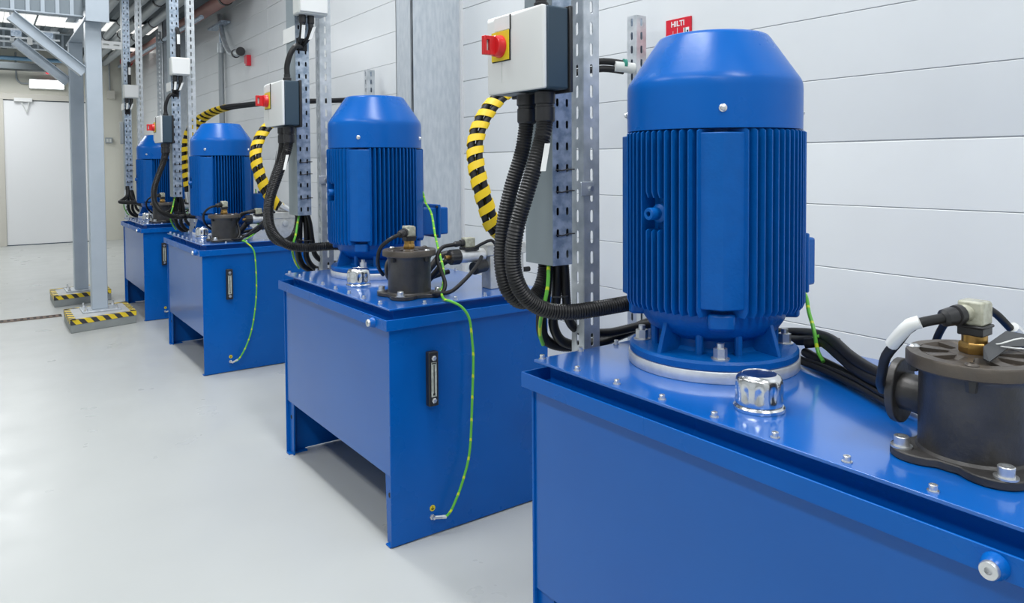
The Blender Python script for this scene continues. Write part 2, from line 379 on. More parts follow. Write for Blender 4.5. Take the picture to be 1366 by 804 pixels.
# slotted crossbar from post beam to farthest tray
t = thing('crossbar', 'white slotted crossbar between post and farthest cable tray', 'bar', (.95, 7.36, 2.2))
g = G().slotted((.80, 7.37, 2.195), (0,0,1), .25, .065, 1, .083, .014, .05, z=(1,0,0))
obj('face', g, WHP, t, solid=.003); obj('back', G().box(.80, 1.05, 7.38, 7.40, 2.195, 2.26), WHG, t)
# light panels in the deck
PLC = ['leftmost', 'second from the left', 'third from the left', 'fourth from the left', 'rightmost']
for k in range(5):
    x = -.26+k*.42
    t = thing('roof_light', 'lit translucent roof panes below the ribbed beam, %s of the row' % PLC[k], 'light', (x, 10.3, 2.87), 'lit roof panes in a row across the deck')
    obj('frame', G().box(x, x+.41, 9.9, 10.6, 2.875, 2.885), DECK, t)
    for j in range(4): obj('pane', G().box(x+.006+j*.101, x+.099+j*.101, 9.92, 10.58, 2.862, 2.876), SKYL, t)
for k in range(3):
    x = .85+k*.45; t = thing('roof_light', 'lit roof pane far back between the grey pipes, %s of three' % ['left', 'middle', 'right'][k], 'light', (x, 11.9, 2.87))
    obj('frame', G().box(x, x+.36, 11.9, 12.2, 2.875, 2.885), DECK, t); obj('pane', G().box(x+.01, x+.35, 11.91, 12.19, 2.862, 2.876), SKYL, t)

# ------------------------------------------------------------------ floor drain
t = thing('floor_drain', 'narrow rusty slotted drain channel running into the nearer plinth', 'drain', (.2, 6.68, 0))
obj('channel', G().box(-.6, .49, 6.655, 6.735, -.0005, .0015), DARK, t)
for i in range(26): obj('grate_bar', G().box(-.59+i*.0415, -.59+i*.0415+.022, 6.66, 6.73, .0015, .004), GRATE, t)
obj('edge', G().box(-.6, .49, 6.648, 6.656, .0, .005).box(-.6, .49, 6.734, 6.742, 0, .005), GRATE, t)

# ------------------------------------------------------------------ pipes under the deck and on the wall
def pipe(name, pts, r, m, label, cat='pipe', n=16, collars=(), parent_loc=None):
    t = thing(name, label, cat, pts[0]); obj('tube', G().tube(pts, r, n, step=.4 if len(pts) == 2 else .04), m, t)
    P0, P1 = Vector(pts[0]), Vector(pts[-1])
    for c in collars:
        a = P0.lerp(P1, c); dr = (P1-P0).normalized(); obj('collar', G().cyl(a-dr*.02, a+dr*.02, r*1.14, n), PLAS, t)
    return t
t = pipe('red_pipe', [(1.90, 6.9, 2.72), (1.90, 12.9, 2.80)], .062, REDP, 'thick red-brown pipe running along the top of the panelled wall', collars=(.05,))
obj('end_flange', G().cyl((1.90, 12.9, 2.80), (1.90, 12.96, 2.80), .09, 20), RED, t, label='bright red end flange')
pipe('thin_pipe', [(1.78, 7.6, 2.60), (1.78, 12.8, 2.70)], .022, GALVB, 'thin pale metal pipe beside the thick red-brown pipe', collars=(.35,))
for i, (x, z, r, wd) in enumerate(((1.60, 2.74, .045, 'closest to the red-brown pipe'), (1.45, 2.76, .05, 'second from the red-brown pipe'), (1.28, 2.72, .04, 'third from the red-brown pipe'), (1.10, 2.78, .05, 'nearest the carrier beam'))):
    pipe('grey_pipe', [(x, 7.3, z), (x, 13.0, z+.02)], r, PIPEG, 'grey insulated pipe under the deck, '+wd, collars=(.1, .3, .5))
pipe('blue_pipe', [(-1.6, 13.05, 2.74), (1.6, 13.05, 2.76)], .03, BLUEPIPE, 'pale blue pipe along the top of the far wall')
top(obj('dark_duct', G().box(-1.6, .95, 12.75, 12.94, 2.56, 2.66), DARKP, bevel=.01), 'dark duct along the top of the far wall', 'duct')
t = thing('riser_pipe', 'grey vertical conduit on the wall with a branch bending right', 'pipe', (2.06, 8.02, 0))
obj('tube', G().cyl((2.06, 8.02, 0), (2.06, 8.02, 2.42), .028, 14), PIPEG, t)
obj('coupling', G().cyl((2.06, 8.02, 2.33), (2.06, 8.02, 2.43), .036, 14), GALV, t)
obj('branch', G().tube([(2.05, 8.0, 2.72), (2.05, 7.96, 2.60), (2.04, 7.84, 2.46), (2.04, 7.7, 2.33), (2.04, 7.55, 2.26), (2.04, 7.38, 2.245)], .025, 10), GALV, t)
for y in (7.40, 7.24): obj('ring', G().cyl((2.04, y+.012, 2.245), (2.04, y-.012, 2.245), .042, 16), PLAS, t)
obj('sleeve', G().cyl((2.04, 7.4, 2.245), (2.04, 7.24, 2.245), .035, 14), GALV, t)
obj('bracket', G().box(2.0, 2.09, 7.75, 8.3, 2.60, 2.62).cyl((2.06, 8.02, 2.42), (2.06, 8.02, 2.72), .012, 8), GALVB, t)
t = thing('valve_tag', 'small red tags on the grey wall below the ringed conduit', 'tag', (2.095, 7.15, 2.15))
obj('plate', G().box(2.07, 2.098, 7.19, 7.23, 2.13, 2.20), REDS, t); obj('plate', G().box(2.06, 2.098, 7.11, 7.16, 2.10, 2.20), REDS, t)

# wall struts
def strut(name, x0, y0, z0, h, label, a=.049, b=.045, m=GALV, slot=(.0095, .031)):
    """slotted angle profile: one leaf faces the aisle, the other faces along the row"""
    t = thing(name, label, 'strut', (x0, y0, z0))
    obj('slotted_leaf', G().slotted((x0, y0, z0), (1,0,0), h, a, 1, .05, *slot), m, t, solid=.0025, label='leaf facing along the row')
    obj('slotted_leaf', G().slotted((x0, y0, z0), (0,1,0), h, b, 1, .05, *slot), m, t, solid=.0025, label='leaf facing the aisle')
    obj('lip', G().box(x0+a-.002, x0+a, y0, y0+.010, z0, z0+int(h/.05)*.05).box(x0, x0+.010, y0+b-.002, y0+b, z0, z0+int(h/.05)*.05), m, t)
    return t
WORDS = ['nearest', 'second', 'third', 'farthest']
for i, (y, h) in enumerate(((1.957, 1.70), (4.29, 1.75), (6.75, 1.75))):
    t = thing('wall_strut', ['short slotted strut on the wall behind the nearest motor', 'short slotted strut top showing over the second motor', 'short slotted strut on the wall hidden behind the third motor'][i], 'strut', (2.0, y, 0))
    if i == 2: 
        C.objects.unlink(t); continue
    obj('slotted_leaf', G().slotted((1.98, y, .0), (1,0,0), h, .049, 1, .05, .011, .030), GALV, t, solid=.0025)
    obj('slotted_leaf', G().slotted((1.98, y, .0), (0,1,0), h, .047, 1, .05, .011, .030), GALV, t, solid=.0025)
    obj('back', G().box(2.027, 2.03, y, y+.047, 0, int(h/.05)*.05).box(1.98, 2.03, y+.045, y+.047, 0, int(h/.05)*.05), GALVB, t)
    obj('wall_bracket', G().box(2.03, 2.1, y+.005, y+.04, h-.3, h-.24).box(2.03, 2.1, y+.005, y+.04, .4, .46), GALV, t)
top(obj('far_strut', G().slotted((1.85, 13.1, 0), (1,0,0), 2.8, .06, 1, .05, .014, .026), GALV, solid=.003), 'tall slotted strut in the far corner beside the beige wall', 'strut')
top(obj('far_strut', G().slotted((1.72, 9.55, 1.0), (1,0,0), 1.75, .06, 1, .05, .014, .026), GALV, solid=.003), 'slotted strut on the far column between two cable trays', 'strut')
top(obj('far_shade_bar', G().box(1.86, 1.90, 13.11, 13.14, 0, 2.8), DARK), 'dark bar standing in for the shade behind the slotted strut in the far corner', 'backing')  # shade of the gap given as a solid dark bar behind the slots

# red sign on the wall
t = thing('red_sign', 'red notice with white lettering on the wall above the nearest motor', 'sign', (XW, 1.86, 1.64))
obj('plate', G().box(XW-.006, XW-.001, 1.797, 1.917, 1.565, 1.683), REDS, t)
obj('lettering', text_mesh('HILTI', .028, WHP, (XW-.0065, 1.892, 1.655), (0,-1,0), (0,0,1), .0006), WHP, t, label='white lettering')
g = G().box(XW-.0068, XW-.006, 1.806, 1.832, 1.60, 1.645)
obj('info_panel', g, WHP, t, label='small white panel')
obj('info_mark', G().box(XW-.0074, XW-.0068, 1.822, 1.826, 1.605, 1.645).box(XW-.0074, XW-.0068, 1.809, 1.816, 1.615, 1.635), DARK, t)
obj('print_line', G().box(XW-.0068, XW-.006, 1.881, 1.8825, 1.57, 1.64).box(XW-.0068, XW-.006, 1.86, 1.862, 1.57, 1.65).box(XW-.0068, XW-.006, 1.908, 1.910, 1.57, 1.62), WHG, t)

# ------------------------------------------------------------------ tanks
XT, ZLID, ZLIP = .9736, .7227, .6944
bolt_me = meshof(G().lathe([(.0075, 0), (.0075, .0018), (.0052, .0018), (.0055, .009), (.0048, .0095), (.0026, .0095), (.0026, .0065), (0, .0065)], n=12), ZINC)
def hexbolt(r, h):
    return G().lathe([(r*1.35, 0), (r*1.35, .003)], n=16).lathe([(r, .003), (r, .003+h*.6)], n=6).lathe([(r*.55, .003+h*.6), (r*.55, h)], n=12)
big_me = meshof(hexbolt(.0135, .032), ZINC)
cap_me = meshof(G().lathe([(.015, 0), (.015, .0025), (.0105, .0025), (.0105, .015), (.0095, .016), (.0055, .016), (.0055, .010), (0, .010)], n=18), ZINC)
def tank(Y0, Y1, idx, label, shared):
    W = .6018; x0, x1 = XT, XT+W
    t = thing('oil_tank', label, 'tank', (x0+W/2, (Y0+Y1)/2, 0), 'blue oil tanks in a row')
    s = .006
    for ya, nm in ((Y0, 'near'), (Y1-s, 'far')):
        obj('end_plate', G().box(x0, x1, ya, ya+s, .004, ZLIP-.033), BLUE, t, bevel=.0015)
        yi = ya+s if nm == 'near' else ya
        sg = 1 if nm == 'near' else -1
        g = G().box(x0-.002, x0+.075, min(yi, yi+sg*.03), max(yi, yi+sg*.03), .0, .005)
        # folded corner foot: gusset sheet standing behind the front edge
        gg = G(); y2 = yi+sg*.045
        gg.add([(x0+.012, yi, 0), (x0+.012, y2, 0), (x0+.012, yi+sg*.055, .214), (x0+.012, yi, .214)]+[(x0+.018, yi, 0), (x0+.018, y2, 0), (x0+.018, yi+sg*.055, .214), (x0+.018, yi, .214)],
               [(0,1,2,3),(7,6,5,4),(0,4,5,1),(1,5,6,2),(2,6,7,3),(3,7,4,0)])
        obj('foot', gg, BLUE, t)
        obj('foot_pad', g, BLUE, t, bevel=.001)
        obj('foot_hole', G().cyl((x0+.0112, yi+sg*.026, .150), (x0+.0185, yi+sg*.026, .150), .008, 16), DARK, t, label='dark round hole in the foot')
    obj('front_panel', G().box(x0+.005, x0+.011, Y0+s, Y1-s, .214, ZLIP-.033), BLUEF, t)
    obj('back_panel', G().box(x1-.011, x1-.005, Y0+s, Y1-s, .004, ZLIP-.033), BLUE, t)  # unseen back carried down to the floor to keep light out underneath
    obj('bottom_plate', G().box(x0+.011, x1-.011, Y0+s, Y1-s, .214, .222), BLUE, t)
    # drip rim: upstand around a gutter
    o, k = .0163, .004; zb = ZLIP-.033
    ox0, ox1, oy0, oy1 = x0-o, x1+o, Y0-o, Y1+o
    g = G()
    outer = [(ox0,oy0),(ox1,oy0),(ox1,oy1),(ox0,oy1)]; inner = [(ox0+k,oy0+k),(ox1-k,oy0+k),(ox1-k,oy1-k),(ox0+k,oy1-k)]
    vs = [(*p, zb) for p in outer]+[(*p, ZLIP) for p in outer]+[(*p, ZLIP) for p in inner]+[(*p, zb+k) for p in inner]
    fs = []
    for a in range(3):
        for i in range(4): j = (i+1) % 4; fs.append((a*4+i, a*4+j, a*4+4+j, a*4+4+i))
    fs += [(3,2,1,0), (12,13,14,15)]
    g.add(vs, fs); obj('drip_rim', g, BLUE, t, bevel=.0012)
    q = .030
    obj('collar', G().box(x0+q, x1-q, Y0+q, Y1-q, zb, ZLID-.006), BLUE, t)
    obj('lid', G().box(x0+k, x1-k, Y0+k, Y1-k, ZLID-.006, ZLID), BLUEL, t, bevel=.0012, label='flat bolted lid')
    n = 8; y = Y1-.004-.0145
    ys = [Y1-.012-j*.1175 for j in range(9) if Y1-.012-j*.1175 > Y0+.008]
    for yy in ys:
        inst('lid_bolt', bolt_me, (x0+.021, yy, ZLID), t); inst('lid_bolt', bolt_me, (x1-.021, yy, ZLID), t)
    for j in range(1, 5):
        inst('lid_bolt', bolt_me, (x0+.021+.112*j, Y0+.022, ZLID), t); inst('lid_bolt', bolt_me, (x0+.021+.112*j, Y1-.012, ZLID), t)
    # drain plug on the rim
    yp = Y0+.073
    obj('plug_socket', G().lathe([(.0165, 0), (.0145, .010), (.0105, .016)], (x0-o+.002, yp, zb+.014), (-1,0,0), 20), BLUE, t)
    obj('drain_plug', G().lathe([(.0112, .0), (.0112, .004), (.0102, .006), (.0045, .006), (.0042, .001), (0, .001)], (x0-o-.014, yp, zb+.014), (-1,0,0), 24), ZINC, t, label='zinc hexagon-socket drain plug')
    # level gauge on the end facing the camera
    gx = x0+.1385; yz = Y0
    gb = obj('level_gauge', G().box(gx-.017, gx+.017, yz-.022, yz, .412, .580), PLAS, t, bevel=.003, label='black sight gauge')
    obj('gauge_glass', G().box(gx-.009, gx+.009, yz-.0235, yz-.0215, .442, .548), GLASSY, gb)
    obj('thermometer', G().box(gx-.0015, gx+.0015, yz-.0242, yz-.0235, .452, .54).box(gx-.004, gx+.003, yz-.0242, yz-.0235, .446, .453).box(gx-.008, gx+.007, yz-.0242, yz-.0235, .5435, .5465), DARK, gb)
    for zz in (.430, .561): obj('gauge_screw', G().lathe([(.0085, 0), (.0085, .004), (.006, .007)], (gx, yz-.022, zz), (0,-1,0), 6), ZINC, gb)
    # earthing point
    ex = x0+.139
    st = obj('earth_sticker', G().lathe([(.0095, 0), (.0095, .0012)], (ex+.002, yz, .087), (0,-1,0), 24), YELLAB, t, label='round yellow earth sticker')
    obj('earth_symbol', G().box(ex-.0035, ex+.0075, yz-.002, yz-.001, .085, .0862).box(ex-.0015, ex+.0055, yz-.002, yz-.001, .0825, .0837).box(ex+.0012, ex+.0028, yz-.002, yz-.001, .086, .092), DARK, st)
    obj('earth_stud', G().lathe([(.009, 0), (.009, .004), (.0045, .004), (.0045, .016)], (ex, yz, .060), (0,-1,0), 6), ZINC, t)
    return t
TY = [(.289, 1.284), (1.9824, 2.919), (4.256, 5.1926), (6.0505, 6.987)]
TL = ['nearest blue steel oil tank, cropped by the right edge of the picture', 'second blue oil tank in the row, with black sight gauge and long green wire', 'third blue oil tank in the row, with shiny front panel', 'farthest and smallest-looking blue oil tank beside the striped plinth']
for i, (a, b) in enumerate(TY): tank(a, b, i, TL[i], None)

# ------------------------------------------------------------------ motors
def motor(cx, cy, idx, label):
    t = thing('electric_motor', label, 'motor', (cx, cy, ZLID), 'upright blue electric motors on the tanks')
    c = (cx, cy, 0); N = 72
    obj('mounting_ring', G().lathe([(.178, ZLID+.0005), (.179, ZLID+.002), (.179, .7445), (.178, .746), (.10, .746)], c, n=N), ALU, t, label='bare aluminium ring')
    obj('flange', G().lathe([(.174, .746), (.1765, .749), (.1765, .760), (.172, .765), (.115, .768), (.108, .775), (.108, .790), (.118, .797), (.135, .806), (.148, .826), (.152, .84), (.152, .87), (.10, .87)], c, n=N), BLUEC, t)
    obj('frame', G().lathe([(.146, .845), (.150, .850), (.150, 1.225), (.10, 1.225)], c, n=N), BLUEC, t)
    # cooling fins: parallel within each quadrant
    zb, zt = .852, 1.2165
    for q in range(4):
        a = q*PI/2; dr = Vector((math.cos(a), math.sin(a), 0)); tn = Vector((-math.sin(a), math.cos(a), 0))
        for j in range(-6, 7):
            tt = j*.0157; ro = math.sqrt(.187**2-tt*tt); ri = math.sqrt(.150**2-tt*tt)
            g = G()
            spans = [(zb, zt)]
            if q == 2 and abs(j) <= 1: spans = [(zb, 1.018), (1.082, zt)]
            for (z1, z2) in spans:
                ch = .006
                lo = 1 if z1 < .9 else 1
                pts = [(ri-.004, z1), (ro-ch, z1), (ro, z1+ch*2), (ro, z2-ch*.6), (ro-ch, z2), (ri-.004, z2)]
                vs = []
                for sgn in (-1, 1):
                    for (rr, zz) in pts:
                        th = .0026 if rr < ro-.01 else .0015
                        vs.append(Vector(c)+dr*rr+tn*(tt+sgn*th)+Vector((0,0,zz)))
                g.add(vs, [(0,1,2,3,4,5), (11,10,9,8,7,6)]+[(i, (i+1) % 6+0, (i+1) % 6+6, i+6) for i in range(6)])
            obj('cooling_fin', g, BLUEC, t, sharp=50)
        # mounting pad between the fin groups
        a2 = a+PI/4; dr = Vector((math.cos(a2), math.sin(a2), 0)); tn = Vector((-math.sin(a2), math.cos(a2), 0))
        obj('side_pad', G().prism([(.140, -.043), (.174, -.043), (.176, -.042), (.1915, -.0015), (.1915, .0015), (.176, .042), (.174, .043), (.140, .043)], Vector(c)+Vector((0,0,.868)), dr, tn, (0,0,1), .342), BLUEC, t, bevel=.0025)
        obj('lug', G().prism([(.13, -.026), (.172, -.026), (.178, -.012), (.178, .012), (.172, .026), (.13, .026)], Vector(c)+Vector((0,0,.826)), dr, tn, (0,0,1), .032), BLUEC, t, bevel=.005)
        inst('flange_bolt', big_me, (cx+.150*dr.x, cy+.150*dr.y, .765), t, rotz=.3)
        # triangular gusset on the flange
        d2 = Vector((math.cos(a), math.sin(a), 0)); t2 = Vector((-math.sin(a), math.cos(a), 0))
        obj('gusset', G().prism([(.105, .764), (.168, .764), (.166, .770), (.146, .832), (.105, .84)], Vector(c)-t2*.005, d2, (0,0,1), t2, .010), BLUEC, t, bevel=.001)
        for sg in (-1, 1):
            a3 = a2+sg*.30; d3 = Vector((math.cos(a3), math.sin(a3), 0)); t3 = Vector((-math.sin(a3), math.cos(a3), 0))
            obj('boss', G().cyl(Vector(c)+d3*.128+Vector((0,0,.766)), Vector(c)+d3*.128+Vector((0,0,.815)), .008, 10), BLUEC, t)
    # fan cowl
    obj('fan_cowl', G().lathe([(.176, 1.2187), (.1812, 1.2187), (.1814, 1.300), (.1806, 1.313), (.1775, 1.321), (.1718, 1.330), (.1178, 1.4095), (.113, 1.4155), (.108, 1.418), (.100, 1.418), (.098, 1.412), (.0, 1.412)], c, n=96), BLUE, t, label='smooth cone-shouldered fan cowl')
    for q in range(4):
        a2 = PI/4+q*PI/2; d = Vector((math.cos(a2), math.sin(a2), 0))
        obj('cowl_screw', G().lathe([(.0078, 0), (.0078, .0015), (.0052, .003), (.0045, .006), (.002, .007), (0, .007)], Vector(c)+d*.181+Vector((0,0,1.256)), d, 16), ZINC, t)
    obj('drain_boss', G().lathe([(.020, .0), (.019, .012), (.0125, .016), (.0125, .040), (.0115, .042), (.0055, .042), (.0055, .03), (0, .03)], Vector(c)+Vector((-.155, 0, 1.05)), (-1,0,0), 24), BLUEC, t)
    # terminal box on the wall side
    b = obj('terminal_box', G().box(cx+.14, cx+.245, cy-.058, cy+.075, .868, .976), BLUEC, t, bevel=.006)
    obj('box_cover', G().box(cx+.245, cx+.256, cy-.070, cy+.085, .853, .990), BLUEC, b, bevel=.004)
    obj('box_lid', G().box(cx+.256, cx+.298, cy-.058, cy+.075, .866, .977), BLUEC, b, bevel=.006)
    for zz in (.862, .981): obj('cover_screw', G().lathe([(.006, 0), (.006, .006)], (cx+.2435, cy-.062, zz), (-1,0,0), 6), PLAS, b)
    return t
MC = [(1.279, 1.0375), (1.2697, 2.687), (1.235, 4.84), (1.24, 6.80)]
ML = ['nearest big blue electric motor standing in front of the red notice', 'second blue upright electric motor, left of the grey wall column', 'third blue upright electric motor, below the yellow striped hose', 'farthest blue upright electric motor, partly hidden by a white switch box']
for i, (a, b) in enumerate(MC): motor(a, b, i, ML[i])

# ------------------------------------------------------------------ breather caps
def breather(x, y, label):
    t = thing('breather_cap', label, 'cap', (x, y, ZLID), 'chrome filler caps on the tank lids')
    c = (x, y, ZLID)
    md = lambda a, j: 1-({3: .02, 4: .06, 5: .075, 6: .06, 7: .02}.get(j, 0)*max(0, math.cos(a*10)+.15)**.6)
    obj('neck', G().lathe([(.043, .0005), (.0435, .003), (.0435, .006), (.041, .009), (.037, .010), (.037, .014)], c, n=48), CHROME, t)
    obj('cap', G().lathe([(.036, .009), (.0395, .011), (.0405, .016), (.0402, .020), (.0402, .026), (.0402, .033), (.0400, .040), (.0398, .047), (.0385, .054), (.035, .0595), (.029, .0625), (.028, .0615), (0, .062)], c, n=132, mod=md), CHROME, t)
    return t
CL = ['chrome fluted filler cap in front of the nearest motor', 'chrome fluted filler cap on the second tank, left of the dark filter', 'chrome fluted filler cap on the third tank', 'chrome fluted filler cap on the farthest tank']
CP = [(1.092, .784), (1.087, 2.451), (1.085, 4.715), (1.085, 6.50)]
for i in range(4): breather(*CP[i], CL[i])

# ------------------------------------------------------------------ return filters
def filt(x, y, label, full, cable, slabel):
    t = thing('oil_filter', label, 'filter', (x, y, ZLID), 'dark cast return filters on the tank lids')
    c = (x, y, ZLID)
    # four-lobed base flange
    pl = []
    for i in range(96):
        a = 2*PI*i/96; lob = max(0, math.cos(2*(a)-PI/2)) if False else abs(math.cos(2*a-PI/2))
        r = .078+.032*max(0, (abs(math.sin(2*a)))-.35)/.65
        pl.append((r*math.cos(a), r*math.sin(a)))
    obj('base_flange', G().prism(pl, (x, y, ZLID+.0005), (1,0,0), (0,1,0), (0,0,1), .0125), IRON, t, bevel=.002)
    obj('body', G().lathe([(.0735, .013), (.0705, .017), (.0700, .122), (.074, .128), (.076, .133), (.06, .133)], c, n=64), IRON, t)
    for q in range(4):
        a = PI/4+q*PI/2; inst('flange_screw', cap_me, (x+.096*math.cos(a), y+.096*math.sin(a), ZLID+.013), t)
    lid = obj('filter_lid', G().lathe([(.0855, .133), (.0875, .135), (.0875, .150), (.0855, .153), (.070, .1535), (.066, .1475), (.036, .1475), (.030, .1535), (.022, .1545), (0, .1545)], c, n=72), IRONB, t, label='brownish cast lid with radial ribs')
    for q in range(8):
        a = q*PI/4+.2; d = Vector((math.cos(a), math.sin(a), 0)); tn = Vector((-math.sin(a), math.cos(a), 0))
        obj('rib', G().prism([(.026, -.0055), (.068, -.010), (.068, .010), (.026, .0055)], Vector(c)+Vector((0,0,.147)), d, tn, (0,0,1), .0062), IRONB, lid)
    for q in range(4):
        a = q*PI/2+.35
        p = Vector(c)+Vector((.077*math.cos(a), .077*math.sin(a), .1532))
        obj('lid_screw', G().lathe([(.009, 0), (.009, .001), (.0055, .0035), (.003, .0035), (.003, .001), (0, .001)], p, n=16), ZINC if q % 2 else IRONB, lid)
        pb = Vector(c)+Vector((.077*math.cos(a), .077*math.sin(a), .117)); obj('nut', G().lathe([(.007, 0), (.0085, .016)], pb, n=6), PLAS, lid)
    # side port
    obj('side_port', G().cyl((x, y+.06, ZLID+.075), (x, y+.100, ZLID+.075), .028, 24), IRON, t)
    pl = [(.038*math.cos(a_*PI/12)*1.0, .050*math.sin(a_*PI/12)) for a_ in range(24)]
    obj('port_flange', G().prism(pl, (x, y+.098, ZLID+.075), (1,0,0), (0,0,1), (0,1,0), .013), IRON, t, bevel=.002)
    # pressure switch
    s = thing('pressure_switch', slabel, 'sensor', (x, y, ZLID+.154), 'pressure switches on the filters')
    z = ZLID+.1545
    obj('brass_body', G().lathe([(.0185, 0), (.020, .002), (.020, .013), (.018, .016)], (x, y, z), n=6).lathe([(.0165, .016), (.0165, .027)], (x, y, z), n=28), BRASS, s)
    obj('collar', G().box(x-.017, x+.017, y-.017, y+.017, z+.026, z+.040).box(x-.019, x+.019, y-.019, y+.019, z+.037, z+.0415), PLAS, s, bevel=.002)
    g = G().prism([(-.017, 0), (.017, 0), (.017, .030), (.010, .034), (-.017, .034)], (x, y-.017, z+.0415), (1,0,0), (0,0,1), (0,1,0), .034)
    obj('connector', g, CLEAR, s, bevel=.003, label='cloudy translucent connector')
    P0 = Vector(cable[0]); ctr = Vector((x, y, z+.060)); dr = (P0-ctr).normalized()
    obj('connector_neck', G().cyl(ctr+dr*.012, ctr+dr*.026, .0125, 20), CLEAR, s)
    obj('gland', G().lathe([(.0135, 0), (.0145, .002), (.0145, .010), (.0115, .0115), (.0115, .013), (.0135, .015), (.0125, .030), (.008, .034)], ctr+dr*.024, dr, 6 if False else 14), PLAS, s)
    cb = obj('cable', G().tube([ctr+dr*.05]+[Vector(p) for p in cable], .0072 if full else .0062, 12), RUB, s)
    return t
P = dict(
 sensor1=[(1.0506, 0.5042, 0.9226), (1.0531, 0.5259, 0.8959), (1.0684, 0.5507, 0.8669), (1.0831, 0.5636, 0.8394), (1.1097, 0.5800, 0.8143), (1.1534, 0.60, 0.79)],
 sensor2=[(1.0478, 2.1088, 0.9204), (1.0246, 2.1367, 0.8912), (1.0247, 2.1597, 0.8531), (1.0492, 2.205, 0.8164), (1.0906, 2.2604, 0.7844)],
)
FP = [(1.150, .466), (1.139, 2.163), (1.137, 4.42), (1.145, 6.24)]
FL = ['nearest dark cast oil filter with brown lid, at the right edge', 'dark cast oil filter on the second tank', 'dark cast oil filter on the third tank', 'dark cast oil filter on the farthest tank']
SL = ['brass pressure switch with cloudy connector and white-sleeved cable', 'brass pressure switch on the filter of the second tank', 'brass pressure switch on the filter of the third tank', 'brass pressure switch on the filter of the farthest tank']
for i in range(4):
    if i < 2: cab = P['sensor1'] if i == 0 else P['sensor2']
    else:
        dx, dy = FP[i][0]-FP[1][0], FP[i][1]-FP[1][1]; cab = [(p[0]+dx, p[1]+dy, p[2]) for p in P['sensor2']]
    filt(*FP[i], FL[i], i == 0, cab, SL[i])
top(obj('cable_sleeve', G().tube([(1.0472, 0.4935, 0.9300), (1.0424, 0.5040, 0.9250), (1.0446, 0.5200, 0.9068), (1.0519, 0.5340, 0.8901)], .0092, 12), WHP), 'white marker sleeve on the cable of the nearest filter', 'sleeve')
# flat dark tag plate with wire seal beside the nearest filter lid
t = thing('metal_tag', 'dark grey folded plate wired to the nearest brass switch', 'tag', (1.22, .43, .89))
pv = [(1.1186, 0.4418, 0.8952), (1.2341, 0.4574, 0.8984), (1.2841, 0.4456, 0.8879), (1.241, 0.4265, 0.8666+.014), (1.193, 0.4371, 0.8849), (1.0917, 0.4236, 0.8825), (1.0963, 0.4327, 0.884)]
g = G(); k = len(pv); g.add(pv+[(p[0]+.0016, p[1]+.0012, p[2]-.0022) for p in pv], [tuple(range(k))[::-1], tuple(range(k, 2*k))]+[(i, (i+1) % k, (i+1) % k+k, i+k) for i in range(k)])
obj('plate', g, GREYD, t)
obj('seal_wire', G().tube([(1.150, .445, .893), (1.168, .440, .892), (1.20, .425, .898), (1.225, .41, .892), (1.20, .42, .884), (1.165, .438, .889)], .0011, 6), WHP, t)

